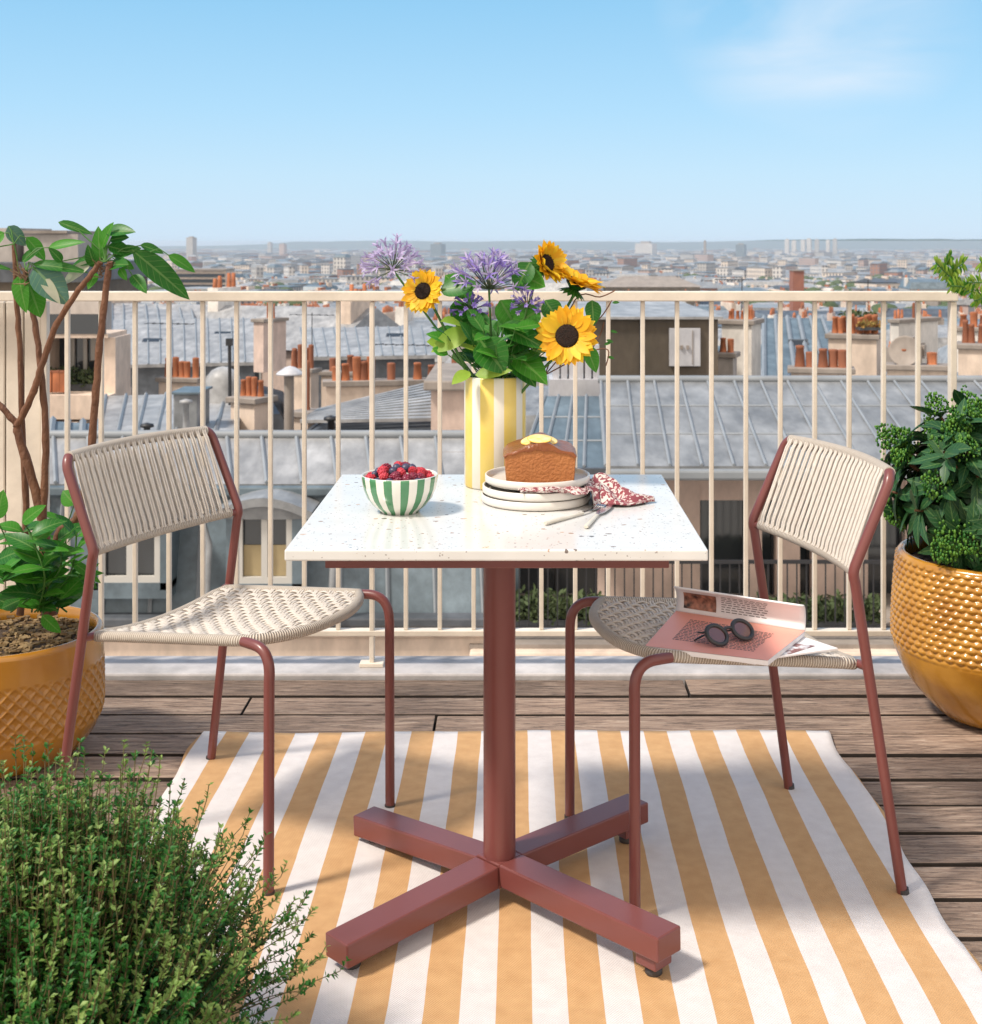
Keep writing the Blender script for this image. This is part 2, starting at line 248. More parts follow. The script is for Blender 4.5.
# ------------------------------------------------------------------ mesh helper
class MB:
    def __init__(s): s.v=[];s.f=[];s.m=[];s.s=[];s.uv=[];s.rnd=[]
    def add(s,vs,fs,mi=0,sm=False,uvs=None):
        o=len(s.v); s.v.extend([tuple(x) for x in vs])
        for k,f in enumerate(fs):
            s.f.append(tuple(i+o for i in f)); s.m.append(mi); s.s.append(sm)
            s.uv.extend(uvs[k] if uvs else [(0.,0.)]*len(f))
    def box(s,c,sz,rz=0.,mi=0,mtx=None):
        hx,hy,hz=sz[0]/2,sz[1]/2,sz[2]/2
        q=[V((x,y,z)) for z in(-hz,hz) for x,y in((-hx,-hy),(hx,-hy),(hx,hy),(-hx,hy))]
        mt=mtx if mtx is not None else Matrix.Rotation(rz,3,'Z')
        q=[mt@a+V(c) for a in q]
        fs=[(3,2,1,0),(4,5,6,7),(0,1,5,4),(1,2,6,5),(2,3,7,6),(3,0,4,7)]
        L=(sz[0],sz[1],sz[0],sz[1]); uvs=[[(0,0)]*4]*2+[[(0,0),(l,0),(l,sz[2]),(0,sz[2])] for l in L]
        s.add(q,fs,mi,False,uvs)
    def tube(s,pts,r,n=8,mi=0,caps=True,sm=True,closed=False,flat=1.):
        pts=[V(p) for p in pts]; N=len(pts)
        if not isinstance(r,(list,tuple)): r=[r]*N
        t=[]
        for i in range(N):
            a=pts[(i-1)%N] if closed else pts[max(i-1,0)]; b=pts[(i+1)%N] if closed else pts[min(i+1,N-1)]
            d=(b-a); t.append(d.normalized() if d.length>1e-9 else V((0,0,1)))
        up=V((0,0,1)) if abs(t[0].z)<.9 else V((1,0,0))
        nx=t[0].cross(up).normalized(); vs=[]; dist=[0.]
        for i in range(N):
            if i: 
                nx=(nx-t[i]*nx.dot(t[i])).normalized(); dist.append(dist[-1]+(pts[i]-pts[i-1]).length)
            ny=t[i].cross(nx)
            for k in range(n):
                a=2*PI*k/n; vs.append(pts[i]+(nx*math.cos(a)+ny*math.sin(a)*flat)*r[i])
        fs=[];uvs=[]
        for i in range(N if closed else N-1):
            j=(i+1)%N; d1=dist[i]; d2=dist[j] if j else dist[i]+(pts[0]-pts[i]).length
            for k in range(n):
                k2=(k+1)%n; fs.append((i*n+k,i*n+k2,j*n+k2,j*n+k)); uvs.append([(d1,k/n),(d1,(k+1)/n),(d2,(k+1)/n),(d2,k/n)])
        s.add(vs,fs,mi,sm,uvs)
        if caps and not closed:
            s.add(vs[:n],[tuple(range(n))[::-1]],mi); s.add(vs[-n:],[tuple(range(n))],mi)
    def lathe(s,prof,n=32,c=(0,0,0),mi=0,sm=True,fn=None,mif=None,axis=None):
        vs=[];cc=V(c)
        for (r,z) in prof:
            for k in range(n):
                a=2*PI*k/n; rr=fn(r,z,a) if fn else r
                p=V((rr*math.cos(a),rr*math.sin(a),z))
                if axis is not None: p=axis@p
                vs.append(p+cc)
        for i in range(len(prof)-1):
            for k in range(n):
                k2=(k+1)%n; m_=mif(2*PI*(k+.5)/n,i) if mif else mi
                s.add([],[],0)
                o=0
                s.f.append(None); s.m.append(m_); s.s.append(sm); s.uv.extend([(0.,0.)]*4)
                s.f[-1]=(len(s.v)+i*n+k,len(s.v)+i*n+k2,len(s.v)+(i+1)*n+k2,len(s.v)+(i+1)*n+k)
        s.v.extend([tuple(x) for x in vs])
    def quad(s,a,b,c,d,mi=0,uv=None): s.add([a,b,c,d],[(0,1,2,3)],mi,False,[uv] if uv else None)
    def sphere(s,c,r,n=8,m=6,mi=0,sc=(1,1,1),mtx=None):
        vs=[];fs=[]
        for i in range(m+1):
            ph=PI*i/m
            for k in range(n):
                a=2*PI*k/n; p=V((r*sc[0]*math.sin(ph)*math.cos(a),r*sc[1]*math.sin(ph)*math.sin(a),r*sc[2]*math.cos(ph)))
                if mtx is not None: p=mtx@p
                vs.append(p+V(c))
        for i in range(m):
            for k in range(n):
                k2=(k+1)%n; fs.append((i*n+k,(i+1)*n+k,(i+1)*n+k2,i*n+k2))
        s.add(vs,fs,mi,True)
    def leaf(s,b,d,up,L,W,mi=0,curl=.3,fold=.25,n=4,shape=1.):
        d=V(d).normalized(); up=V(up); sd=d.cross(up)
        if sd.length<1e-4: sd=d.cross(V((1,.2,.1)))
        sd.normalize(); nn=sd.cross(d).normalized(); b=V(b); vs=[b]
        for i in range(1,n):
            t=i/n; w=W/2*math.sin(PI*t**shape)**.8; c=b+d*(L*t)-nn*(curl*L*t*t)
            vs+= [c-sd*w+nn*(fold*w),c,c+sd*w+nn*(fold*w)]
        vs.append(b+d*L-nn*(curl*L)); fs=[(0,2,1),(0,3,2)]
        for i in range(n-2):
            o=1+3*i; fs+=[(o,o+1,o+4,o+3),(o+1,o+2,o+5,o+4)]
        o=1+3*(n-2); e=len(vs)-1; fs+=[(o,o+1,e),(o+1,o+2,e)]
        uu=[(.5,0.)]+[q for i in range(1,n) for q in ((0.,i/n),(.5,i/n),(1.,i/n))]+[(.5,1.)]
        s.add(vs,fs,mi,True,[[uu[q] for q in f_] for f_ in fs])
    def build(s,name,mats,parent=None,bevel=0,label=None,cat=None,group=None,kind=None,loc=None,seg=2,local=False):
        me=bpy.data.meshes.new(name); 
        org=V((0,0,0))
        if loc is not None and not local: org=V(loc)
        vv=[(x[0]-org.x,x[1]-org.y,x[2]-org.z) for x in s.v]
        me.from_pydata(vv,[],s.f)
        if not isinstance(mats,(list,tuple)): mats=[mats]
        for m_ in mats: me.materials.append(M[m_] if isinstance(m_,str) else m_)
        me.polygons.foreach_set('material_index',s.m); me.polygons.foreach_set('use_smooth',s.s)
        u=me.uv_layers.new(name='UVMap'); u.data.foreach_set('uv',[c for p in s.uv for c in p])
        if s.rnd:
            a=me.attributes.new('rnd','FLOAT_COLOR','POINT'); a.data.foreach_set('color',[c for p in s.rnd for c in p])
        me.update(); o=bpy.data.objects.new(name,me); COL.objects.link(o)
        if loc is not None: o.location=loc
        if parent is not None: o.parent=parent
        if bevel:
            b=o.modifiers.new('bevel','BEVEL'); b.width=bevel; b.segments=seg; b.limit_method='ANGLE'; b.angle_limit=R(40)
        tag(o,label,cat,group,kind); return o
def tag(o,label=None,cat=None,group=None,kind=None):
    for k,v_ in (('label',label),('category',cat),('group',group),('kind',kind)):
        if v_: o[k]=v_
    return o
def empty(name,loc,label,cat,group=None,rz=0):
    o=bpy.data.objects.new(name,None); COL.objects.link(o); o.location=loc; o.rotation_euler=(0,0,rz); o.empty_display_size=.1
    return tag(o,label,cat,group)
def relink(o,parent):   # parts built in world coordinates under an un-rotated empty
    o.parent=parent; o.location=V(o.location)-V(parent.location)
def copy_tree(o,parent=None):
    c=o.copy(); COL.objects.link(c)
    if parent is not None: c.parent=parent
    for ch in list(o.children): copy_tree(ch,c)
    return c
def part(mb,name,mats,parent,**k):   # mesh given in world coords, parent is un-rotated empty
    o=mb.build(name,mats,**k); relink(o,parent); return o
def arc(a,b,c,n=6):   # quadratic bezier a-b-c
    a,b,c=V(a),V(b),V(c); return [a*(1-t)**2+b*2*t*(1-t)+c*t*t for t in [i/n for i in range(n+1)]]
def smooth_path(pts,n=6):
    pts=[V(p) for p in pts]; out=[]
    for i in range(len(pts)-1):
        p0=pts[max(i-1,0)];p1=pts[i];p2=pts[i+1];p3=pts[min(i+2,len(pts)-1)]
        for k in range(n):
            t=k/n; out.append(.5*((2*p1)+(p2-p0)*t+(2*p0-5*p1+4*p2-p3)*t*t+(3*p1-p0-3*p2+p3)*t**3))
    out.append(pts[-1]); return out
def rv(a=1.): return V((random.uniform(-a,a),random.uniform(-a,a),random.uniform(-a,a)))
U=random.uniform

# ------------------------------------------------------------------ camera, light, sky
cam=bpy.data.cameras.new('camera'); co=bpy.data.objects.new('camera',cam); COL.objects.link(co); scene.camera=co
co.location=(0,0,CH); co.rotation_euler=(R(90),0,0); cam.sensor_fit='HORIZONTAL'; cam.sensor_width=36; cam.lens=36*FPX/982
cam.shift_x=-(CX-491)/982; cam.shift_y=-(512-CY)/982; cam.clip_start=.05; cam.clip_end=40000
cam.dof.use_dof=True; cam.dof.focus_distance=2.7; cam.dof.aperture_fstop=13
SUN_EL=R(53); LX,LY=.885,.466     # horizontal direction the light travels in
sl=bpy.data.lights.new('sun','SUN'); sl.energy=3.5; sl.angle=R(8); sl.color=(1,.93,.83)
so=bpy.data.objects.new('sun',sl); COL.objects.link(so)
ld=V((LX*math.cos(SUN_EL),LY*math.cos(SUN_EL),-math.sin(SUN_EL))).normalized()
so.rotation_euler=ld.to_track_quat('-Z','Y').to_euler(); so.location=(-6,-2,6)
w=bpy.data.worlds.new('World'); scene.world=w; w.use_nodes=True; nt=w.node_tree; bg=nt.nodes['Background']
sky=nt.nodes.new('ShaderNodeTexSky'); sky.sky_type='NISHITA'; sky.sun_disc=False; sky.sun_elevation=SUN_EL
sky.sun_rotation=math.atan2(-LX,-LY)   # measured from +Y towards +X
sky.altitude=100; sky.air_density=1.0; sky.dust_density=.3; sky.ozone_density=3.
tc=nt.nodes.new('ShaderNodeTexCoord'); sp=nt.nodes.new('ShaderNodeSeparateXYZ'); nt.links.new(tc.outputs['Generated'],sp.inputs[0])
mp=nt.nodes.new('ShaderNodeMapping'); mp.inputs['Rotation'].default_value=(0,R(-14),R(10)); mp.inputs['Scale'].default_value=(2.2,1.5,9.); nt.links.new(tc.outputs['Generated'],mp.inputs[0])
nz=nt.nodes.new('ShaderNodeTexNoise'); nz.inputs['Scale'].default_value=1.5; nz.inputs['Detail'].default_value=7; nz.inputs['Roughness'].default_value=.55; nz.inputs['Distortion'].default_value=.6
nt.links.new(mp.outputs[0],nz.inputs['Vector'])
# a wisp of high cirrus around one direction of the sky
def gdot(v,k):
    vm=nt.nodes.new('ShaderNodeVectorMath'); vm.operation='DISTANCE'; nt.links.new(tc.outputs['Generated'],vm.inputs[0]); vm.inputs[1].default_value=v
    return mth(nt,'SUBTRACT',1.,mth(nt,'MINIMUM',mth(nt,'DIVIDE',vm.outputs['Value'],k),1.))
cd=V(((820-CX)/FPX,1,(CY+20)/FPX)).normalized()
g=gdot(tuple(cd),.125)
cr=nt.nodes.new('ShaderNodeMapRange'); cr.inputs[1].default_value=.40; cr.inputs[2].default_value=.72; nt.links.new(nz.outputs['Fac'],cr.inputs[0])
f=mth(nt,'MULTIPLY',mth(nt,'MULTIPLY',cr.outputs[0],mth(nt,'MINIMUM',mth(nt,'MULTIPLY',g,2.4),1.)),.75)
rp=nt.nodes.new('ShaderNodeValToRGB'); ee=rp.color_ramp.elements; ee[0].position=0.; ee[0].color=(.60,.78,.97,1); ee[1].position=1.; ee[1].color=(.26,.40,.66,1)
for po,c_ in ((.05,(.54,.78,.98,1)),(.10,(.43,.73,.98,1)),(.18,(.30,.63,.92,1)),(.35,(.34,.56,.86,1))): q_=ee.new(po); q_.color=c_
nt.links.new(sp.outputs[2],rp.inputs[0]); K_=.89/.12
vs_=nt.nodes.new('ShaderNodeVectorMath'); vs_.operation='SCALE'; vs_.inputs['Scale'].default_value=K_; nt.links.new(rp.outputs[0],vs_.inputs[0])
base_=mixc(nt,.88,sky.outputs[0],vs_.outputs[0])
# added warm-white front fill, put into the unseen sky half behind the viewer
mr=nt.nodes.new('ShaderNodeMapRange'); mr.interpolation_type='SMOOTHSTEP'; mr.inputs[1].default_value=.25; mr.inputs[2].default_value=-.55; mr.inputs[3].default_value=0; mr.inputs[4].default_value=1; nt.links.new(sp.outputs[1],mr.inputs[0])
base_=mixc(nt,mr.outputs[0],base_,(1.2*K_,1.08*K_,.96*K_))
skyc=mixc(nt,f,base_,(.80*K_,.88*K_,.98*K_))
nt.links.new(skyc,bg.inputs['Color']); bg.inputs['Strength'].default_value=.12
scene.view_settings.view_transform='Standard'; scene.view_settings.look='None'; scene.view_settings.exposure=.21; scene.view_settings.gamma=1
scene.render.engine='CYCLES'; scene.cycles.max_bounces=4; scene.cycles.diffuse_bounces=2; scene.cycles.glossy_bounces=2; scene.cycles.transparent_max_bounces=8; scene.cycles.volume_bounces=1
scene.render.resolution_x=982; scene.render.resolution_y=1024
# ================================================================== TERRACE
# deck boards
mb=MB(); y=3.765; random.seed(3)
while y>-1.2:
    wd=.1405; x=-3.2+U(-1,0)
    while x<3.2:
        L=U(1.7,3.4); x2=min(x+L,3.3); q=U(0,1); n0=len(mb.v)
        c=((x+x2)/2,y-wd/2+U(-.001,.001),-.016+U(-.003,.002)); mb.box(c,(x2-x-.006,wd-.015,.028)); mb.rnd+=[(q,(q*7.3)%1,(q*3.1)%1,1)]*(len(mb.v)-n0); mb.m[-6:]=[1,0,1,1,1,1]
        x=x2
    y-=wd
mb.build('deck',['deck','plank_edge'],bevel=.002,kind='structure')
mb=MB(); mb.box((0,1.35,-.09),(6.6,5.1,.1)); mb.build('deck_base','dark',kind='structure')  # near-black sheet, its colour stands for the unlit depth of the gaps
# ledge, and the building that carries the terrace
mb=MB(); mb.box((0,3.855,-.035),(6.6,.17,.09)); mb.build('parapet_ledge','white_ledge',bevel=.006,kind='structure')
mb=MB(); mb.box((0,1.3,-13),(6.4,5.1,25.6)); mb.build('terrace_building','wallA',label='cream building carrying the roof terrace under the wooden deck',cat='building')

# rug
RX0,RX1=-.8065,.7905; RW=(RX1-RX0)/27
M['rug']=rugmat(RX0,RW)
mb=MB(); nx,ny=108,120; Y0,Y1=.9,3.332
def rug_xy(i,j):
    u=i/nx; t=j/ny; x=RX0+(RX1-RX0)*u; yy=Y0+(Y1-Y0)*t
    e=.006*math.sin(yy*9.+1)+.004*math.sin(yy*23)
    x+=e*(abs(2*u-1))**3; yy+=.003*math.sin(x*14)+.0015*math.sin(x*47)
    z=.0095+.0036*math.sin(x*5+yy*2.2)*math.sin(yy*6.5+x)+.0012*math.sin(yy*17+x*3)
    z+=.006*math.exp(-((x-RX1)/.02)**2)*max(0,math.sin(yy*7))**2
    return x,yy,z
vs=[rug_xy(i,j) for j in range(ny+1) for i in range(nx+1)]
fs=[(j*(nx+1)+i,j*(nx+1)+i+1,(j+1)*(nx+1)+i+1,(j+1)*(nx+1)+i) for j in range(ny) for i in range(nx)]
mb.add(vs,fs,0,True)
o=mb.build('rug','rug',label='flat woven rug with ochre and white stripes lying on the deck',cat='rug')
sm_=o.modifiers.new('thick','SOLIDIFY'); sm_.thickness=.005; sm_.offset=-1

# railing
RD=3.85
rail=empty('railing',(0,RD,0),'cream painted metal balustrade with slim upright bars along the terrace edge','railing')
mb=MB(); xa,xb=PX(-160,RD),PX(956,RD); zt=PZ(291.2,RD); mb.box(((xa+xb)/2,RD,zt-.0145),(xb-xa,.045,.029)); part(mb,'top_rail','cream_steel',rail,bevel=.003)
zb=PZ(632,RD); xbl=PX(-160,RD); mb=MB(); mb.box(((xbl+xb)/2,RD,zb),(xb-xbl,.034,.016)); part(mb,'bottom_rail','cream_steel',rail,bevel=.002)
bars=[67.5+33.85*k for k in range(0,16)]+[608.2+34.4*k for k in range(0,11)]
b0=MB(); hb=(zt-.029)-(zb+.008); b0.box((0,0,hb/2),(.0125,.018,hb-.001)); bo=None
for i,px in enumerate(bars):
    post=i in (9,26)
    if i==0:
        bo=b0.build('baluster','cream_steel',rail,bevel=.002); c=bo
    elif post: continue
    else:
        c=bo.copy(); COL.objects.link(c); c.parent=rail
    c.location=(PX(px,RD),0,zb+.008)
for i in (9,26):
    x=PX(bars[i],RD); mb=MB(); mb.box((x,RD,(zt-.03+.0)/2+.005),(.018 if i==26 else .013,.032,zt-.03-.012)); pp=part(mb,'post','cream_steel',rail,bevel=.002)
    mb=MB(); mb.box((x,RD,.016),(.07,.05,.012)); q=mb.build('foot_plate','cream_steel',bevel=.002); q.parent=pp; 
    # parts of a part share the railing frame
    q.location=V((0,-RD,0))+V((0,0,0)) if False else V((0,0,0))-V(rail.location)-V(pp.location)
# ribbed screen panel at the left end
sc=empty('screen_panel',(PX(0,3.88),3.88,0),'cream ribbed metal screen behind the left potted plant','screen')
mb=MB(); x0,x1=PX(-160,3.9),PX(42,3.9); n=11
z0,z1=.05,zt-.032
pw=(x1-x0)/n
for i in range(n):
    xx=x0+i*pw; mb.box((xx+pw/2,3.905,(z0+z1)/2),(pw-.004,.012,z1-z0))
part(mb,'sheet','cream_steel',sc,bevel=.004)
mb=MB(); mb.box((x0-.0+ (x1-x0)/2,3.9135,(z0+z1)/2),(x1-x0-.002,.004,z1-z0-.002)); part(mb,'backing','cream_steel',sc)
mb=MB(); mb.box((x1+.010,3.90,(z0+z1)/2),(.018,.03,z1-z0)); part(mb,'edge_post','cream_steel',sc,bevel=.003)

# ------------------------------------------------------------------ table
TC=V((-.0375,2.504,0)); TH=.75
tb=empty('bistro_table',TC,'square terrazzo bistro table on a dusty red crossed pedestal','table')
mb=MB(); mb.box((TC.x,TC.y,TH-.0095),(.70,.70,.019)); part(mb,'tabletop','terrazzo',tb,bevel=.003,seg=3)
mb=MB()
for s_ in (-1,1):
    mb.box((TC.x,TC.y+s_*.26,TH-.0345),(.588,.03,.030)); mb.box((TC.x+s_*.279,TC.y,TH-.0345),(.03,.489,.0298))
mb.box((TC.x,TC.y,TH-.0275),(.14,.14,.0155)); mb.box((TC.x,TC.y,TH-.030),(.527,.05,.02)); part(mb,'support_frame','red',tb,bevel=.002)
mb=MB(); mb.tube([(TC.x,TC.y,.072),(TC.x,TC.y,TH-.036)],.0308,40); part(mb,'column','red',tb)
AW=.062
m_=MB(); m_.box((TC.x,TC.y,.060),(.0615,.0615,.046),R(45)); part(m_,'base_hub','red',tb,bevel=.002)
for dx_,dy_,ztop,blk in ((-.275,-.275,.068,0),(.292,-.300,.092,1),(-.288,.232,.066,0),(.288,.240,.090,1)):
    rad=math.hypot(dx_,dy_); dv=V((dx_,dy_,0)).normalized(); ang=math.atan2(dv.y,dv.x); r0=.0312; L=rad-r0; h=.042
    mt=Matrix.Rotation(ang,3,'Z'); c=TC+dv*(r0+L/2); zc0,zc1=(.084 if blk else .080)-h/2,ztop-h/2
    mt=mt@Matrix.Rotation(-math.atan2(zc1-zc0,L),3,'Y')
    m_=MB(); m_.box((c.x,c.y,(zc0+zc1)/2),(L,AW,h),mtx=mt); arm=part(m_,'base_arm','red',tb,bevel=.003)
    e=TC+dv*(rad-.035); zlow=ztop-h
    if blk: m_=MB(); m_.box((e.x,e.y,zlow-.010),(.044,.044,.026),rz=ang); q=m_.build('foot_block','red',bevel=.002); q.parent=arm; zlow-=.023
    m_=MB(); m_.lathe([(0,.008),(.013,.008),(.015,.011),(.015,max(.018,zlow-.004)),(.009,max(.018,zlow-.004)),(.009,zlow+.004),(0,zlow+.004)],20,(e.x,e.y,0)); q=m_.build('foot','cap'); q.parent=arm

# ------------------------------------------------------------------ chairs
def build_chair(label):
    ch=empty('rope_chair',(0,0,0),label,'chair','red framed rope chairs at the table')
    def seat_z(u,v):
        a=(u+.19)/.39; s=max(0,1-(v/.2)**2)*max(0,1-((u-.0)/.24)**2)
        return .434+.040*a-.022*s-.012*max(0,1-(v/.2)**2)*max(0,-u/.2)
    def half(u): return .206-.012*(u+.19)/.39
    def ufront(v): t=min(1,abs(v)/.196); return .198+.062*(1-t**2.6)
    def urear(v): t=min(1,abs(v)/.206); return -.188-.004*(1-t*t)
    for s in (-1,1):
        pts=[(-.262,s*.247,.0),(-.196,s*.234,.435),(-.170,s*.232,.600)]+[V(p) for p in arc((-.1675,s*.2325,.607),(-.165,s*.2325,.618),(-.170,s*.2325,.630),4)]+[(-.236,s*.231,.772)]+arc((-.240,s*.2305,.781),(-.246,s*.228,.797),(-.252,s*.216,.803),5)
        mb=MB(); mb.tube(pts,.0102,16); rl=mb.build('rear_leg','red',ch)
        mb=MB(); mb.tube([(-.2640,s*.2474,-.0),(-.2625,s*.247,.010)],.0115,14); mb.build('foot_cap','cap',rl)
        mb=MB(); mb.tube([(-.194,s*.233,.436),(-.190,s*.206,.434)],.0085,12); mb.build('seat_bracket','red',rl)
        mb=MB(); mb.tube([(-.1685,s*.2325,.612),(-.178,s*.213,.614)],.008,12); mb.build('back_bracket','red',rl)
        pts=[(.268,s*.216,.0),(.268,s*.214,.415)]+arc((.268,s*.213,.422),(.267,s*.211,.472),(.222,s*.203,.472),8)+[(.19,s*.194,.4715)]
        mb=MB(); mb.tube(pts,.0105,16); fl=mb.build('front_leg','red',ch)
        mb=MB(); mb.tube([(.268,s*.216,-.0),(.268,s*.216,.010)],.0118,14); mb.build('foot_cap','cap',fl)
    # seat ring
    ring=[]
    for i in range(13): v=-.206+.412*i/12; ring.append((urear(v)+ (.0 if 0<i<12 else .008),v,seat_z(-.188,v)))
    for i in range(1,12): u=-.188+.386*i/12; ring.append((u,half(u),seat_z(u,half(u))))
    for i in range(21): v=.190-.38*i/20; u=ufront(v); ring.append((u,v,.474-.004*(1-(v/.19)**2)))
    for i in range(1,12): u=.198-.386*i/12; ring.append((u,-half(u),seat_z(u,half(u))))
    mb=MB(); mb.tube(ring,.0112,12,closed=True); mb.build('seat_rim','wrap',ch)
    # woven seat: paired cords both ways
    mb=MB(); sp=.0208; n1=19
    us=[-.178+sp*i for i in range(21)]
    for i in range(n1):
        v=(i-(n1-1)/2)*sp; a=urear(v)+.004; b=ufront(v)-.004; N=int((b-a)/sp*4)
        for k in (-1,1):
            pts=[]
            for j in range(N+1):
                u=a+(b-a)*j/N; ph=(u-us[0])/sp; z=seat_z(u,v) if u<.19 else .472+(seat_z(.19,v)-.472)*max(0,(b-u)/(b-.19+1e-6))
                pts.append((u,v+k*.0030+.0006*math.sin(9*u+i*3+k),z+.004+.0027*math.cos(PI*(ph+i))))
            mb.tube(pts,.0027,6,caps=False,flat=.8)
    for i in range(21):
        u=us[i]
        if u<.195: vm=half(u)-.002
        else:
            t=((.198+.062-u)/.062); 
            if t<=0.03: continue
            vm=.196*max(0,1-( (u-.198)/.062))**(1/2.6)-.002
        if vm<.02: continue
        N=max(6,int(2*vm/sp*4))
        for k in (-1,1):
            pts=[]
            for j in range(N+1):
                v=-vm+2*vm*j/N; ph=v/sp+(n1-1)/2; e=.004
                pts.append((u+k*.0030+.0006*math.sin(11*v+i*2+k),v,seat_z(min(u,.19),v)+(.472-seat_z(.19,v))*max(0,(u-.19)/.07)+.004-.0027*math.cos(PI*(ph+i))))
            mb.tube(pts,.0027,6,caps=False,flat=.8)
    mb.build('woven_seat','cord',ch)
    # backrest
    def bow(v): return -.026*(1-(v/.22)**2)
    top=[];bot=[]
    for i in range(17):
        v=-.216+.432*i/16; top.append((-.2515+bow(v),v,.803+.003*(1-(v/.2)**2))); bot.append((-.178+bow(v),v,.614-.003*(1-(v/.2)**2)))
    mb=MB(); mb.tube(top,.0118,12); mb.build('top_rail','wrap',ch)
    mb=MB(); mb.tube(bot,.0118,12); mb.build('lower_rail','wrap',ch)
    mb=MB(); n=22
    for i in range(n):
        for k in (-1,1):
            v=-.202+.404*i/(n-1)+k*.0030
            for side in (-1,1):
                off=side*.0122; pts=[]
                for t in (0,.04,.1,.3,.5,.7,.9,.96,1):
                    vv=v+ (0 if side>0 else .0050)*(t-.5)*2*.5+.0007*math.sin(t*7+i*1.7+k)
                    bx=-.178+(-.2515+.178)*t+bow(v); bz=.614+.189*t; e=1 if .05<t<.95 else .82
                    pts.append((bx+off*.93*e,vv,bz+off*.36*e))
                mb.tube(pts,.0028,6,caps=False)
    mb.build('back_cords','cord',ch)
    return ch
c1=build_chair('rope chair on the left of the table with nothing on its seat')
c1.location=(-.622,2.8155,.004); c1.rotation_euler=(0,0,R(-26.8))
c2=copy_tree(c1); c2.location=(.422,2.681,.008); c2.rotation_euler=(0,0,R(193.9)); c2['label']='rope chair on the right with a magazine and sunglasses on its seat'
def C2(u,v,z):  # point on right chair
    a=R(193.9); return V((.422+u*math.cos(a)-v*math.sin(a),2.681+u*math.sin(a)+v*math.cos(a),z+.004))

# ------------------------------------------------------------------ things on the table
# vase
VC=V((PX(495,2.725),2.725,TH))
mb=MB(); r=.0642; prof=[(0,.0),(r-.004,.0),(r,.004),(r,.227),(r-.002,.2295),(r-.005,.2295),(r-.006,.225),(r-.006,.012),(0,.012)]
def vm(a,i):
    x=(a+PI/2)%(2*PI)    # angle from the side facing the camera, growing to the right
    t=(x+.47)%(2*PI/8); return 1 if t<.455 else 0
def flute(r_,z,a): return r_+(.0004*math.cos(a*96) if .01<z<.225 and r_>.063 else 0)
mb.lathe(prof,384,VC,mif=vm,fn=flute); vase=mb.build('vase',['vasew','vasey'],label='tall cylindrical vase with yellow and white stripes holding the flowers',cat='vase',loc=VC)
# bowl
BC=V((PX(399.7,2.46),2.46,TH)); mb=MB()
prof=[(0,.003),(.030,.003),(.033,0),(.037,.0),(.0385,.004),(.050,.013),(.0615,.028),(.069,.046),(.0722,.066),(.0722,.0705),(.0700,.0712),(.068,.067),(.065,.046),(.057,.028),(.045,.014),(.02,.008),(0,.008)]
def bm(a,i):
    if i>=9: return 0
    return 1 if ((a+.1)%(2*PI/14))<(PI/14)*1.05 else 0
mb.lathe(prof,112,BC,mif=bm); mb.build('bowl',['bowlw','bowlg'],label='round ceramic bowl with vertical green and white stripes',cat='bowl',loc=BC)
# berries
random.seed(11); placed=[]; nb=0; cols=['rasp','rasd','blue','blue','rasp']
protos={}
def berry(kind,p,r):
    global nb
    if kind=='blue':
        if 'b' not in protos:
            m_=MB(); m_.sphere((0,0,0),.0074,14,9,sc=(1,1,.88)); m_.tube([(0,0,.0058),(0,0,.0072)],[.0028,.0022],8,0)
            protos['b']=m_.build('blueberry','blue')
            o=protos['b']
        else: o=protos['b'].copy(); COL.objects.link(o)
        lab='dark blueberry heaped among the red berries in the striped bowl'; g_='blueberries in the bowl'; cat='blueberry'
    else:
        key=kind
        if key not in protos:
            m_=MB()
            for ii in range(46):
                z=1-2*(ii+.5)/46; a=ii*2.39996; rr=math.sqrt(1-z*z)*(.85+.15*z); m_.sphere((rr*.0076*math.cos(a),rr*.0076*math.sin(a),z*.0082),.0021,6,4)
            m_.sphere((0,0,0),.0078,10,7); protos[key]=m_.build('raspberry',kind)
            o=protos[key]
        else: o=protos[key].copy(); COL.objects.link(o)
        if kind=='rasp': lab='bright red raspberry heaped in the green striped bowl'; g_='bright raspberries in the bowl'
        else: lab='dark wine red raspberry heaped in the green striped bowl'; g_='dark raspberries in the bowl'
        cat='raspberry'
    o.location=p; o.rotation_euler=(U(0,6),U(0,6),U(0,6)); s_=r/.0085; o.scale=(s_,)*3; tag(o,lab,cat,g_)
for it in range(900):
    a=U(0,2*PI); q=.058*math.sqrt(U(0,1)); hh=.062+.022*(1-(q/.06)**2)
    p=V((BC.x+q*math.cos(a),BC.y+q*math.sin(a),TH+hh)); 
    if all((p-x).length>.0148 for x in placed):
        placed.append(p); berry(random.choice(cols),p,U(.0088,.0104))
# plates
PC=V((PX(536,2.56),2.56,0))
def plate(c,r,h,z,label):
    m_=MB(); m_.lathe([(0,.001),(r*.80,.001),(r*.86,.0),(r*.95,.0005),(r*.99,.003),(r,.006),(r,h),(r-.0015,h+.001),(r-.004,h),(r-.0045,.012),(r*.92,.006),(r*.8,.005),(0,.005)],96,(c.x,c.y,z))
    return m_.build('plate','cer',label=label,cat='plate',group='stacked plates under the cake',loc=(c.x,c.y,z))
plate(PC,.1075,.0165,TH,'lowest of the three stacked off-white plates')
plate(PC+V((.0015,.001,0)),.1065,.0165,TH+.0165,'middle plate of the stack, directly under the patterned napkin')
plate(PC+V((.003,.02,0)),.1035,.0165,TH+.0335,'top plate of the stack carrying the loaf cake')
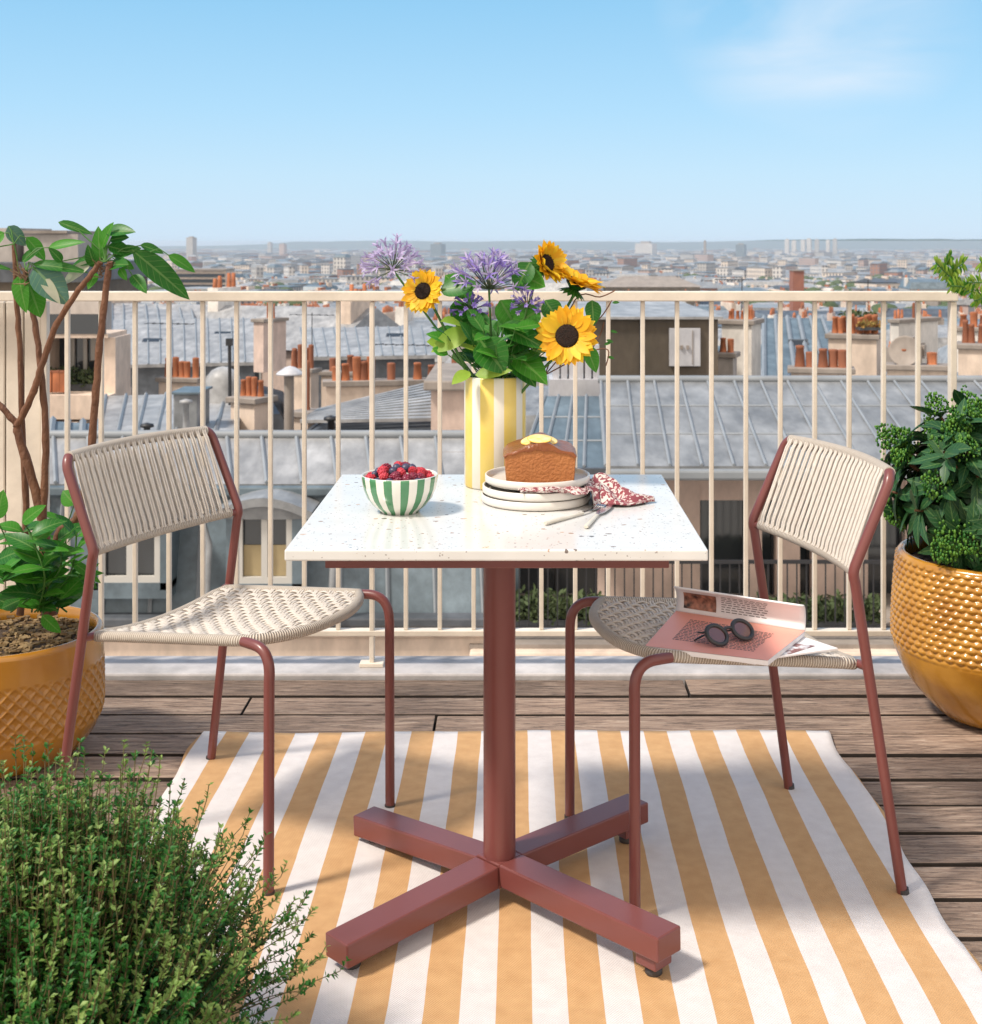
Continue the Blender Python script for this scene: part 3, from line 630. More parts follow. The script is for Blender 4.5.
# cake
cz=TH+.0335+.0055; ck=empty('loaf_cake',(PC.x+.003,PC.y+.005,cz),'brown glazed loaf cake topped with orange slices on the plates','cake')
kx0,kx1=PX(504,2.50),PX(576.5,2.50); kc=(kx0+kx1)/2; hw=(kx1-kx0)/2
mb=MB(); prof=[]
n=24
def cpt(t,s=1.): # silhouette top, t in -1..1
    e=abs(t); z=.060+.0135*(1-e**1.6)+.0085*max(0,1-(e/.55)**2)
    if e>.93: z-=.006*((e-.93)/.07)**2
    return z
ysec=[(2.503,.97),(2.510,1.),(2.55,1.01),(2.60,1.01),(2.622,.99),(2.63,.95)]
rings=[]
for yy,s in ysec:
    row=[V((kc-hw*.93*s,yy,cz)),V((kc-hw*.97*s,yy,cz+.03)),]
    for i in range(n+1): t=-1+2*i/n; row.append(V((kc+hw*s*t*(1.0 if abs(t)<.99 else .995),yy,cz+cpt(t)*(.985+.015*s)+.0022*math.sin(t*9+yy*60)+.0012*math.sin(t*23-yy*90))))
    row+=[V((kc+hw*.97*s,yy,cz+.03)),V((kc+hw*.93*s,yy,cz))]; rings.append(row)
k=len(rings[0]); vs=[p for r_ in rings for p in r_]; fs=[];ms=[]
for j in range(len(rings)-1):
    for i in range(k-1): fs.append((j*k+i,j*k+i+1,(j+1)*k+i+1,(j+1)*k+i))
mb.add(vs,fs,0,True); mb.add(rings[0],[tuple(range(k))[::-1]],0); mb.add(rings[-1],[tuple(range(k))],0)
part(mb,'crumb','cake',ck)
mb=MB(); rings=[]
for yy,s in [(2.5015,.985),(2.5035,1.0)]+[(a+.0005,b+.008) for a,b in ysec[1:-1]]+[(2.633,.96)]:
    row=[]
    for i in range(n+1):
        t=-1+2*i/n; row.append(V((kc+hw*s*t*1.012,yy,cz+cpt(t)+.0022+.0012*math.sin(t*9+yy*60))))
    rings.append(row)
k=n+1; drip=[V((p.x,p.y-.0005,cz+.0555+.0135*(1-abs(-1+2*i/n)**2)+.0012*math.sin(i*1.3))) for i,p in enumerate(rings[0])]
rings=[drip]+rings
vs=[p for r_ in rings for p in r_]; fs=[(j*k+i,j*k+i+1,(j+1)*k+i+1,(j+1)*k+i) for j in range(len(rings)-1) for i in range(k-1)]
mb.add(vs,fs,0,True); part(mb,'glaze','cakeg',ck)
for (dx,yy,tx,rr) in ((-.014,2.540,-.22,.024),(.012,2.545,.20,.023),(-.001,2.528,.02,.024)):
    m_=MB(); ax=Matrix.Rotation(tx,3,'Y')@Matrix.Rotation(R(12),3,'X')
    cc=(kc+dx,yy,cz+.0845+(.003 if yy<2.53 else -.001)); m_.lathe([(0,0),(rr*.95,0),(rr,.0004),(rr,.0010),(rr*.95,.0015),(0,.0015)],28,cc,axis=ax,mif=lambda a,i:1 if i in(1,2,3) else 0)
    part(m_,'orange_slice',['orange','peel'],ck)
# napkin: one cloth, tucked between the plates and draped down to the table on the right
mb=MB(); random.seed(5)
nu,nv=64,34; vs=[]; uvl=[]
for i in range(nu+1):
    s_=i/nu; px=520+(648-520)*s_
    if px<586: yf,yb=2.452+.006*math.sin(s_*25),2.500
    else: q=(px-586)/64; yf=2.470+.055*q+.012*math.sin(q*7); yb=2.66-.09*q**2.2
    for j in range(nv+1):
        t=j/nv; y=yf+(yb-yf)*t; x=PX(px,2.58)+.010*math.sin(t*7+s_*6)*(1 if px>600 else .4)
        rr=math.hypot(x-PC.x,y-PC.y)
        fold=.5+.5*math.sin(t*15+s_*9+1.5*math.sin(s_*17)); fold2=.5+.5*math.sin(t*31-s_*22)
        if px<592: z=TH+.0340+.008*fold*math.sin(PI*min(1,s_/.5+.08))**.5+.003*fold2
        else:
            q=(px-592)/58; env=math.sin(PI*min(1,t*1.02))**.6 if t<1 else 0
            hump=.024*math.exp(-((q-.16)/.20)**2)*(.25+.75*t)+.020*(1-q)*(.4+.6*fold)+.012*fold*(1-q*.4)+.004*fold2
            z=TH+.003+hump*(.15+.85*env)
        if rr<.108: z=max(z,TH+.0345)
        if rr<.105 and px>=592: z=max(z,TH+.036)
        vs.append((x,y,z)); uvl.append((s_*.22,t*.13))
k=nv+1; fs=[(i*k+j,(i+1)*k+j,(i+1)*k+j+1,i*k+j+1) for i in range(nu) for j in range(nv)]
mb.add(vs,fs,0,True,[[uvl[q] for q in f_] for f_ in fs]); o=mb.build('napkin','nap',label='crumpled red and white paisley napkin hanging off the plate stack',cat='napkin'); q=o.modifiers.new('s','SOLIDIFY'); q.thickness=.0012
# cutlery
def cutlery(kind,a,b,c,label):
    a,b,c=V(a),V(b),V(c); e=empty(kind,b,label,'cutlery'); 
    m_=MB(); m_.tube([a,a+(b-a)*.03,a+(b-a)*.5,b],[.0035,.0048,.0042,.0034],10,flat=.7); part(m_,'handle','knife',e)
    d=(c-b).normalized(); s_=V((-d.y,d.x,0)); m_=MB()
    if kind=='table_knife':
        prof=[(0,.003),(.12,.0035),(.2,.0075),(.6,.0085),(.85,.007),(1,.001)]
    else: prof=[(0,.0025),(.4,.002),(.5,.006),(.62,.0085),(.66,.0085)]
    L=(c-b).length; top=[];bt=[]
    for t,w_ in prof: top.append(b+d*L*t+s_*w_+V((0,0,.001)));bt.append(b+d*L*t-s_*w_+V((0,0,.001)))
    k=len(prof); vs=top+bt; m_.add(vs,[(i,k+i,k+i+1,i+1) for i in range(k-1)],0,False)
    if kind=='table_fork':
        for q in range(4):
            o_=s_*(-.0073+.00487*q); m_.tube([b+d*L*.655+o_+V((0,0,.001)),b+d*L*.8+o_+V((0,0,.003)),b+d*L+o_*.85+V((0,0,.001))],[.0012,.0011,.0006],6)
    bl=part(m_,'blade' if kind=='table_knife' else 'tines','steel',e); q=bl.modifiers.new('s','SOLIDIFY'); q.thickness=.0014; q.offset=0
def TP(px,py,h=.004): d=(CH-TH-h)*FPX/(py-CY); return V((PX(px,d),d,TH+h))
cutlery('table_fork',TP(545,523.5),TP(583,513),TP(606,505),'small fork with a bone handle lying beside the plates, left of the knife')
cutlery('table_knife',TP(586,527),TP(597,515),TP(611,505),'small knife with a bone handle pointing away, right of the fork')

# ------------------------------------------------------------------ bouquet
random.seed(21)
def sunflower(c,facing,r,label,stem_from,closed=0.,nlay=3):
    e=empty('sunflower',c,label,'flower','sunflowers in the striped vase')
    f=V(facing).normalized(); a=f.cross(V((0,0,1))).normalized(); b=a.cross(f)
    mt=Matrix((a,b,f)).transposed()
    m_=MB(); rd=r*.38
    m_.lathe([(0,.006*r/.05),(rd*.4,.004),(rd*.75,.006),(rd,.002),(rd*1.02,-.004),(rd*.6,-.01),(0,-.012)],24,c,axis=mt); part(m_,'disc','disc',e)
    m_=MB(); 
    for q in range(70):
        aa=q*2.4; rr=rd*math.sqrt((q+.5)/70); m_.sphere(V(c)+mt@V((rr*math.cos(aa),rr*math.sin(aa),.004)),.0012,5,4)
    part(m_,'florets','disc',e)
    m_=MB(); 
    for lay in range(nlay):
        n_=19
        for q in range(n_):
            aa=2*PI*(q+lay*.37)/n_+U(-.09,.09); lift=(.08+.16*lay+closed)+U(-.08,.16)
            d=mt@V((math.cos(aa)*math.cos(lift),math.sin(aa)*math.cos(lift),math.sin(lift)))
            base=V(c)+mt@V((rd*.85*math.cos(aa),rd*.85*math.sin(aa),-.003+.001*lay))
            m_.leaf(base,d,f,(r-rd*.85)*U(.9,1.12),r*.36*U(.8,1.2),random.choice((0,0,1)),curl=U(-.12,.3),fold=U(.1,.4),n=6,shape=.85)
    part(m_,'petals',['petal','petaly'],e)
    m_=MB()
    for q in range(16):
        aa=2*PI*q/16; d=mt@V((math.cos(aa),math.sin(aa),-.35)); m_.leaf(V(c)+mt@V((0,0,-.012)),d,-f,r*.62,r*.2,0,curl=-.2,n=4)
    m_.lathe([(0,-.018),(rd*.5,-.016),(rd*1.0,-.006)],16,c,axis=mt); part(m_,'sepals','leafA',e)
    m_=MB(); m_.tube(smooth_path([V(c)-f*.012,V(c)-f*.03-V((0,0,.01)),(V(c)+V(stem_from))/2+V((0,0,.0)),stem_from],5),.0030,8); part(m_,'stem','stem',e)
def SF(px,py,d): return P(px,py,d)
VT=VC+V((0,0,.12))
def inv(dx,dy): return VC+V((dx,dy,.10))
sunflower(SF(423,291,2.70),(-.35,-.85,.25),.047,'smallest sunflower, lowest on the left side of the bouquet',inv(.02,-.01))
sunflower(SF(547,263,2.72),(.55,-.50,.25),.050,'sunflower turned half sideways at the top right of the bouquet',inv(-.01,.02),closed=.45)
sunflower(SF(577,282,2.74),(.35,-.10,.80),.060,'sunflower seen from the side with dark sepals, furthest right in the bouquet',inv(.0,.03),closed=.1)
sunflower(SF(567,336,2.66),(-.12,-.95,.22),.063,'largest sunflower facing forward just above the vase rim',inv(-.02,0))
def agapanthus(c,r,label,stem_from,mats,nf=46,up=.25):
    e=empty('agapanthus',c,label,'flower','lilac agapanthus heads in the vase')
    m_=MB(); m2=MB()
    base=V(c)-V((0,0,r*.35))
    for q in range(nf):
        z=1-1.55*(q+.5)/nf; a=q*2.39996; rr=math.sqrt(max(0,1-z*z)); d=V((rr*math.cos(a),rr*math.sin(a),z+up)).normalized()+rv(.12); d.normalize()
        L=r*U(.55,.80); p1=base+d*L; m_.tube([base,base+d*L*.5+rv(.001),p1],.0008,4,caps=False)
        fl=r*U(.38,.6); dd=(d+V((0,0,-.12))+rv(.15)).normalized(); m2.tube([p1,p1+dd*fl*.55,p1+dd*fl*.72],[.0010,.0026,.0034],6,mi=random.choice((0,0,1)),caps=False)
        pe=p1+dd*fl*.62; ax=dd.cross(V((.3,.5,.8))).normalized()
        for h in range(6):
            if random.random()<.12: continue
            o_=Matrix.Rotation(h*PI/3+q,3,dd)@ax; m2.leaf(pe,(dd*.8+o_*.75),dd,fl*.55,.0045,random.choice((0,0,1)),curl=.2,n=3)
    part(m_,'flower_stalks','stemd',e); part(m2,'florets',mats,e)
    m_=MB(); m_.tube(smooth_path([base,(base+V(stem_from))/2+V((0,0,.01)),stem_from],6),.0024,7); part(m_,'stem','stem',e)
agapanthus(SF(393,260,2.72),.060,'pale lilac agapanthus reaching out to the left above the small sunflower',inv(.03,.0),['agap','agap'],44)
agapanthus(SF(489,277,2.72),.074,'tall lilac agapanthus standing upright in the centre of the bouquet',inv(0,.01),['agap','agapd'],54,up=.55)
agapanthus(SF(470,304,2.69),.034,'small violet agapanthus below and left of the central one',inv(0,-.02),['agapd','agapd'],24)
agapanthus(SF(527,302,2.69),.032,'small violet agapanthus below and right of the central one',inv(.01,-.02),['agapd','agap'],22)
# leaves of the bouquet
fo=empty('bouquet_greenery',VC+V((0,0,.2)),'broad fresh green leaves and thin stems between the flowers in the vase','foliage')
mb=MB(); ms=MB()
def bleaf(px,py,d,tx,ty,td,w_,mi,curl=.15):
    a=P(px,py,d); b=P(tx,ty,td); mb.leaf(a,b-a,V((U(-.3,.3),-.9,.6)),(b-a).length,w_,mi,curl=curl,fold=U(.15,.4),n=7,shape=.8)
for a in [(440,290,2.69,478,283,2.66,.05,0),(445,275,2.72,475,300,2.7,.05,1),(505,345,2.68,538,385,2.66,.06,0),(510,350,2.69,548,380,2.64,.062,1),(480,340,2.66,505,372,2.63,.075,0),(470,330,2.67,430,350,2.66,.045,2),
          (452,345,2.7,428,340,2.68,.04,2),(500,325,2.68,545,345,2.64,.05,0),(540,310,2.7,512,325,2.68,.055,1),(545,300,2.7,560,322,2.69,.045,0),(530,262,2.72,515,290,2.7,.05,0),(520,275,2.72,545,285,2.7,.05,1),
          (592,300,2.72,594,325,2.7,.035,0),(585,345,2.66,598,372,2.65,.035,1),(470,372,2.66,452,382,2.63,.03,2),(475,375,2.66,510,368,2.63,.03,2),(460,320,2.7,482,345,2.67,.06,0),(500,300,2.72,520,332,2.7,.06,1),(535,330,2.70,505,352,2.66,.05,0),(455,300,2.73,470,335,2.7,.05,1)]:
    bleaf(*a)
for k in range(70):
    a=U(0,2*PI); rr=U(0,.055); b=VC+V((rr*math.cos(a),rr*math.sin(a),.225)); out=V((math.cos(a)*U(.2,1.3)+U(-.3,.3),math.sin(a)*.5,U(.7,1.6))).normalized(); h=U(.02,.14)
    p=b+out*h; dd=(out+rv(.9)).normalized(); dd.z=dd.z*.6; mb.leaf(p,dd,V((0,-.5,.8))+rv(.3),U(.03,.065),U(.018,.038),random.choice((0,0,1,2,3)),curl=U(0,.5),n=5)
    ms.tube([VC+V((rr*.6*math.cos(a),rr*.6*math.sin(a),.12)),b,p],.0013,5,caps=False)
part(mb,'leaves',['leafA','leafB','lime','stem'],fo); 
for (px,py) in ((608,350),(600,305),(615,330)): pass
part(ms,'thin_stems','stem',fo)
tw=empty('bare_twig',P(560,375,2.7),'thin brown bare twigs with a few tiny leaves right of the largest sunflower','twig')
mb=MB(); ml=MB()
for pts in ([(545,375,2.7),(575,340,2.72),(600,318,2.72),(612,300,2.72)],[(545,375,2.7),(590,352,2.72),(608,350,2.71),(606,366,2.71)],[(590,352,2.72),(600,335,2.72),(604,322,2.72)],[(545,375,2.7),(575,300,2.74),(600,297,2.72),(616,290,2.72)]):
    mb.tube(smooth_path([P(*p) for p in pts],5),[.0014]*(5*(len(pts)-1))+[.0007],5)
for q in ((610,331),(604,345),(607,357),(612,303),(606,340)): ml.leaf(P(q[0],q[1],2.72),V((1,-.1,U(-.2,.5))),V((0,-1,.5)),.016,.007,0,n=4)
part(mb,'branches','bark',tw); part(ml,'leaves','leafA',tw)

# ------------------------------------------------------------------ magazine and sunglasses on right chair
def MP(px,py,z): d=(CH-z)*FPX/(py-CY); return V((PX(px,d),d,z))
SZ=.472
def slab(m_,cs,th,mi=0):
    b=[V(c) for c in cs]; t=[c+V((0,0,th)) for c in b]; m_.add(b+t,[(3,2,1,0),(4,5,6,7),(0,1,5,4),(1,2,6,5),(2,3,7,6),(3,0,4,7)],mi)
zb_=SZ+.004
m2=empty('folded_newspaper',MP(740,650,zb_),'pale printed paper lying under the open magazine on the right chair','newspaper')
mb=MB(); slab(mb,[MP(690,650,zb_),MP(745,663,zb_),MP(838,650,zb_),MP(790,634,zb_)],.004); part(mb,'pages','paper',m2,bevel=.0008)
mb=MB(); c=[MP(745,655,zb_+.0046),MP(790,654,zb_+.0046),MP(815,646,zb_+.0046),MP(780,640,zb_+.0046)]; slab(mb,c,.0004); part(mb,'print','photo2',m2)
mb=MB(); slab(mb,[MP(690,653,zb_-.0015),MP(755,665,zb_-.0015),MP(768,660,zb_-.0015),MP(720,640,zb_-.0015)],.001); part(mb,'loose_sheet','paper',m2)
z0=zb_+.005; zt_=z0+.010
A,B,Cc,D=MP(645,646,zt_),MP(768,660.5,zt_),MP(805,631,zt_),MP(676,611,zt_)
mg=empty('magazine',(A+B+Cc+D)/4,'open magazine with a coral page and one page rolled up behind','magazine')
mb=MB(); dz=V((0,0,-.010)); slab(mb,[A+dz,B+dz,Cc+dz,D+dz],.0096); part(mb,'page_block','paper',mg,bevel=.001)
e1=(B-A); e2=(D-A); e3=(Cc-B)
def G(s,t,h=0): return A*(1-s)*(1-t)+B*s*(1-t)+Cc*s*t+D*(1-s)*t+V((0,0,h))
mb=MB(); k=12
vs=[G(i/k,j/k,.0004) for j in range(k+1) for i in range(k+1)]; mb.add(vs,[(j*(k+1)+i,j*(k+1)+i+1,(j+1)*(k+1)+i+1,(j+1)*(k+1)+i) for j in range(k) for i in range(k)],0,True); part(mb,'coral_page','coral',mg)
# text columns
random.seed(9); mb=MB()
for col_ in range(2):
    s0=.16+.37*col_ if col_ else .16; s1=s0+.30
    for ln in range(15 if col_==0 else 15):
        t=.80-ln*.040
        if col_==1: t-=.05
        s=s0
        while s<s1-.01:
            wl=U(.012,.04); e=min(s+wl,s1)
            mb.quad(G(s,t,.0007),G(e,t,.0007),G(e,t+.018,.0007),G(s,t+.018,.0007)); s=e+.008
part(mb,'text_lines','ink',mg)
# rolled page (curls up and over from the far edge)
mb=MB(); prof=[]; back=(e2.normalized()); up=V((0,0,1)); kk=16
for i in range(kk+1):
    t=i/kk; a=-.5*PI+t*1.35*PI; rr=.021
    prof.append(back*(math.cos(a)*rr*1.0-.004)+up*(rr+math.sin(a)*rr*1.08+.001))
pv=[];ss=20
for j in range(ss+1):
    s=j/ss
    for q in prof: pv.append(D+(Cc-D)*s+q+V((0,0,.0)))
k=kk+1; fs=[(j*k+i,j*k+i+1,(j+1)*k+i+1,(j+1)*k+i) for j in range(ss) for i in range(kk)]
# page faces viewer: flat rising sheet leaning back
def H(s,t,off=.0):   # s across, t up
    a=t*1.0; base=D+(Cc-D)*s; b_=e2.normalized()
    ang=R(38)+t*R(95); 
    y_=0;z_=0;n_=10
    for q in range(n_):
        an=R(50)+(t*q/n_)*R(135); y_+=math.cos(an)*t*.074/n_; z_+=math.sin(an)*t*.074/n_
    an=R(50)+t*R(135)
    nr=-(b_*math.sin(an))+V((0,0,math.cos(an)))
    return base+b_*(y_+.0)+V((0,0,z_*1.0))+nr*off
vs=[H(i/20,j/14) for j in range(15) for i in range(21)]; mb=MB(); mb.add(vs,[(j*21+i,j*21+i+1,(j+1)*21+i+1,(j+1)*21+i) for j in range(14) for i in range(20)],0,True)
pg=part(mb,'rolled_page','paper',mg); q=pg.modifiers.new('s','SOLIDIFY'); q.thickness=.004; q.offset=0
def patch(s0,s1,t0,t1,m_,off=-.0027,n=6):
    vs=[H(s0+(s1-s0)*i/n,t0+(t1-t0)*j/n,-off) for j in range(n+1) for i in range(n+1)]; m_.add(vs,[(j*(n+1)+i,j*(n+1)+i+1,(j+1)*(n+1)+i+1,(j+1)*(n+1)+i) for j in range(n) for i in range(n)],0,True)
mb=MB(); patch(.06,.32,.12,.66,mb); part(mb,'printed_picture','photo',mg)
mb=MB()
for ln in range(8):
    s=.36
    while s<.70: 
        e=min(s+U(.02,.05),.72); patch(s,e,.66-ln*.07,.66-ln*.07+.022,mb,n=1); s=e+.012
part(mb,'small_text','ink',mg)
# sunglasses
gz=zt_+.002; GL=MP(713,645,gz); GR=MP(746,638,gz)
sg=empty('sunglasses',(GL+GR)/2,'round dark sunglasses lying folded open on the coral page','sunglasses')
ax=(GR-GL).normalized(); mid=(GL+GR)/2; gap=.068/2
tilt=Matrix.Rotation(R(42),3,ax); yv=tilt@(V((0,0,1)).cross(ax)); nv=ax.cross(yv)
rl=.0205
cL=mid-ax*.032; cR=mid+ax*.032; lift=V((0,0,rl*abs(yv.z)+.004))
for c in (cL,cR):
    c2_=c+lift; ring=[c2_+ax*(rl*1.06*math.cos(a))+yv*(rl*math.sin(a)) for a in [2*PI*i/36 for i in range(36)]]
    m_=MB(); m_.tube(ring,.0042,8,closed=True); part(m_,'rim','gls',sg)
    m_=MB(); m_.add([c2_+ax*(rl*1.04*math.cos(a))+yv*(rl*.98*math.sin(a)) for a in [2*PI*i/36 for i in range(36)]],[tuple(range(36))]); l_=part(m_,'lens','lens',sg); q=l_.modifiers.new('s','SOLIDIFY'); q.thickness=.0015
m_=MB(); m_.tube(arc(cL+lift+ax*(rl*1.0)+yv*.006,mid+lift+yv*.014,cR+lift-ax*(rl*1.0)+yv*.006,8),.0032,8); part(m_,'bridge','gls',sg)
back=V((nv.x,nv.y,0)).normalized(); back=back if back.y>0 else -back
for c,s in ((cL,-1),(cR,1)):
    h=c+lift+ax*s*(rl*1.08)+yv*.010; m_=MB(); g_=V((0,0,gz+.004-h.z)); q_=back*(.020+(.006 if s>0 else 0)); m_.tube(smooth_path([h,h+back*.008+g_*.1+ax*s*.003,h+q_*.9+g_*.25+ax*s*.001,h+q_-ax*s*.03+g_*.5,h+q_*1.05-ax*s*.085+g_*.75,h+q_*.9-ax*s*.115+g_],4),.0026,8,flat=.7); part(m_,'temple','gls',sg)
# ================================================================== PLANTS
random.seed(31)
# left pot
LPc=V((PX(4,3.2),3.2,0))
lp=empty('potted_plant',LPc,'tall leafy houseplant with bare brown stems in an ochre lattice pot','potted plant')
def lattice(r,z,a):
    if .09<z<.235 and r>.19:
        e=min(1,(z-.09)/.012,(.235-z)/.012); p=a*92/ (2*PI) ; q=z/.0168
        l=min(abs(((p+q)*.5+.5)%1-.5),abs(((p-q)*.5+.5)%1-.5)); return r-.0045*e+.006*e*max(0,1-l/.2)
    return r
prof=[(0,.0),(.13,.0),(.150,.006)]
for i in range(1,110):
    z=.006+.294*i/110; t=z/.30
    r=.155+.081*math.sin(min(1,t*2.3)*PI/2)**.75 if t<.435 else .236-.004*((t-.435)/.565)**2
    prof.append((r,z))
prof+=[(.230,.302),(.226,.308),(.219,.308),(.215,.303),(.213,.275),(.212,.255)]
mb=MB(); mb.lathe(prof,480,LPc,fn=lattice); part(mb,'pot','glaze',lp)
mb=MB(); mb.lathe([(0,.275),(.1,.279),(.2125,.273)],48,LPc,fn=lambda r,z,a:r); part(mb,'soil','soil',lp)
mb=MB()
for i in range(700):
    a=U(0,6.28); r=.204*math.sqrt(U(0,1)); mb.box((LPc.x+r*math.cos(a),LPc.y+r*math.sin(a),.279+U(0,.006)),(U(.006,.02),U(.004,.012),U(.003,.007)),mtx=Matrix.Rotation(U(0,6),3,'Z')@Matrix.Rotation(U(-.6,.6),3,'X'))
o=part(mb,'bark_chips','bark_chip',lp); o['kind']='stuff'
def stem(pts,r0,r1,m_='bark',nm='stem'):
    pp=smooth_path([P(*p) for p in pts],6); n=len(pp); m=MB(); rs=[]
    for i in range(n):
        t=i/(n-1); rs.append((r0*(1-t)+r1*t)*(1.12 if i%4==0 else 1)); 
        if 0<i<n-1: pp[i]+=rv(.0012)
    m.tube(pp,rs,9); part(m,nm,m_,lp)
d=3.2
stem([(52,615,3.2),(48,560,3.2),(38,500,3.2),(20,440,3.2),(17,425,3.2)],.0135,.0095)
stem([(17,425,3.2),(6,412,3.2),(-10,392,3.2),(-30,340,3.2)],.0085,.006)
stem([(17,425,3.2),(30,400,3.19),(40,372,3.18),(52,335,3.17),(68,305,3.16),(90,276,3.15),(100,262,3.15)],.0088,.0062)
stem([(20,615,3.24),(26,520,3.25),(22,430,3.25),(20,350,3.25),(16,290,3.24),(14,243,3.24)],.0085,.0058)
stem([(45,615,3.18),(43,520,3.2),(46,440,3.2),(42,380,3.2),(36,330,3.2),(28,290,3.2),(25,268,3.2)],.0095,.0060)
stem([(48,600,3.16),(58,535,3.15),(78,515,3.15),(90,460,3.15),(96,390,3.15),(101,330,3.15),(108,276,3.15),(110,262,3.15)],.011,.0072,nm='stem')
lf=MB(); pt=MB()
def pleaf(x0,y0,x1,y1,w,mi,pet=None,d0=3.17,d1=None,curl=.15,face=None,fold=.3):
    a=P(x0,y0,d0); b=P(x1,y1,d1 if d1 else d0+U(-.04,.04)); dv=b-a
    lf.leaf(a,dv,face or V((U(-.4,.4),-.8,.55)),dv.length,w/FPX*d0*1.25,mi,curl=curl,fold=fold,n=8,shape=.75)
    if pet: pp=P(pet[0],pet[1],3.16); pt.tube([pp,(pp+a)/2+V((0,0,.012)),a+dv*.05],[.0018,.0016,.0014],6,caps=False)
H1=(105,262); H2=(14,244); H3=(26,270)
for a in [(106,232,133,229,13,0,H1),(100,262,98,226,12,1,H1),(108,246,132,252,13,0,H1),(132,250,192,298,20,0,H1),(168,255,197,271,10,1,(150,252)),(132,275,146,291,11,0,(118,262)),(58,222,92,232,8,0,(100,250)),
          (96,268,86,246,11,0,H1),(110,266,126,262,15,0,H1),(118,262,135,268,9,1,H1),(104,258,70,262,12,0,H1),(112,256,140,246,12,0,H1),(92,262,58,284,11,3,(102,268)),(102,248,110,222,12,1,H1),(110,240,128,236,11,0,H1),(120,268,126,280,7,1,H1),(96,272,88,288,8,1,H1),
          (26,237,47,260,12,1,H2),(48,248,82,239,9,1,(26,258)),(32,264,86,268,10,0,H3),(34,267,68,303,25,2,H3),(28,280,40,319,20,1,H3),(19,275,24,312,14,1,H2),(8,226,25,246,13,2,H2),(-30,262,12,267,6,0,H2),(4,232,-20,250,12,1,H2),(40,275,60,302,9,3,H3),(22,262,40,246,9,0,H3),(62,262,50,248,8,0,H1),(140,245,165,252,8,0,H1)]:
    pleaf(*a)
for k in range(34):   # bare leaf scars / old petioles round the growing tips
    hx,hy=random.choice((H1,H1,H3)); a=P(hx+U(-6,3),hy+U(0,16),3.16); pt.tube([a,a+V((U(-.04,.03),U(-.03,.03),U(.0,.05)))],[.0016,.0009],5,mi=1,caps=False)
# lower leafy shoots
random.seed(8)
base=P(62,612,3.14)
for k in range(11):
    sx=-38+k*12.5; tx=sx+U(-12,12); ty=U(492,590); dd=U(3.0,3.3)
    pts=smooth_path([P(U(5,80),612,3.14),P((sx+52)/2,575,dd),P(tx,ty,dd)],6); pt.tube(pts,.0022,6,caps=False)
    for i in range(1,len(pts),2):
        for q in range(2):
            if random.random()<.1: continue
            s=1 if q else -1; dv=V((s*U(.5,1.),U(-.7,.2),U(.1,.9))); lf.leaf(pts[i],dv,V((0,-.4,1))+rv(.4),U(.06,.095),U(.028,.042),random.choice((0,0,1,1)),curl=U(0,.5),fold=U(.15,.4),n=7)
for a in [(75,505,62,490,14,1,(52,575)),(-4,520,3,490,14,1,(20,575)),(22,523,42,505,12,1,(52,570)),(78,575,100,588,9,0,(60,590)),(42,615,60,634,11,1,(45,605)),(70,560,102,583,8,1,(60,580)),(58,540,85,520,13,0,(52,590)),(30,560,8,572,14,0,(50,600)),(28,545,48,530,14,1,(50,590)),(20,600,0,608,12,0,(48,605)),(60,600,96,560,12,1,(50,605)),(35,580,18,548,14,1,(50,600)),(-2,560,22,548,14,0,(30,600))]:
    pleaf(*a,d0=3.08,fold=.2)
part(lf,'leaves',['leafA','leafB','leafC','leafD'],lp); part(pt,'petioles',['stem','bark_pale'],lp)

# right pot
RPc=V((PX(993,3.5),3.47,0)); rp=empty('potted_shrub',RPc,'round green shrub with bud clusters in a hobnail ochre pot','potted shrub')
NZ=150; prof=[(0,0),(.10,0),(.125,.004)]
def prr(z):
    t=z/.43; 
    return .130+.140*math.sin(min(1,t*1.95)*PI/2)**.8 if t<.513 else .27-.014*((t-.513)/.487)**1.6
for i in range(1,NZ): z=.004+.424*i/NZ; prof.append((prr(z),z))
prof+=[(.254,.430),(.248,.434),(.240,.434),(.236,.428),(.232,.39)]
def hob(r,z,a):
    if .185<z<.42 and r>.2:
        row=z/.0165; k=math.floor(row); p=a*60/(2*PI)+(.5 if k%2 else 0); u=(p%1-.5)*2; v=(row%1-.5)*2
        q=u*u+v*v; e=min(1,(z-.185)/.02); return r+e*(.0070*max(0,1-q)**.7-.002)
    return r+.0015*math.sin(a*5+z*30)*math.sin(z*40)
mb=MB(); mb.lathe(prof,560,RPc,fn=hob); part(mb,'pot','glaze2',rp)
mb=MB(); mb.lathe([(0,.405),(.227,.40)],32,RPc); part(mb,'soil','soil',rp)
random.seed(4); lf=MB(); bd=MB(); st=MB()
CC=RPc+V((.0,0,.60))
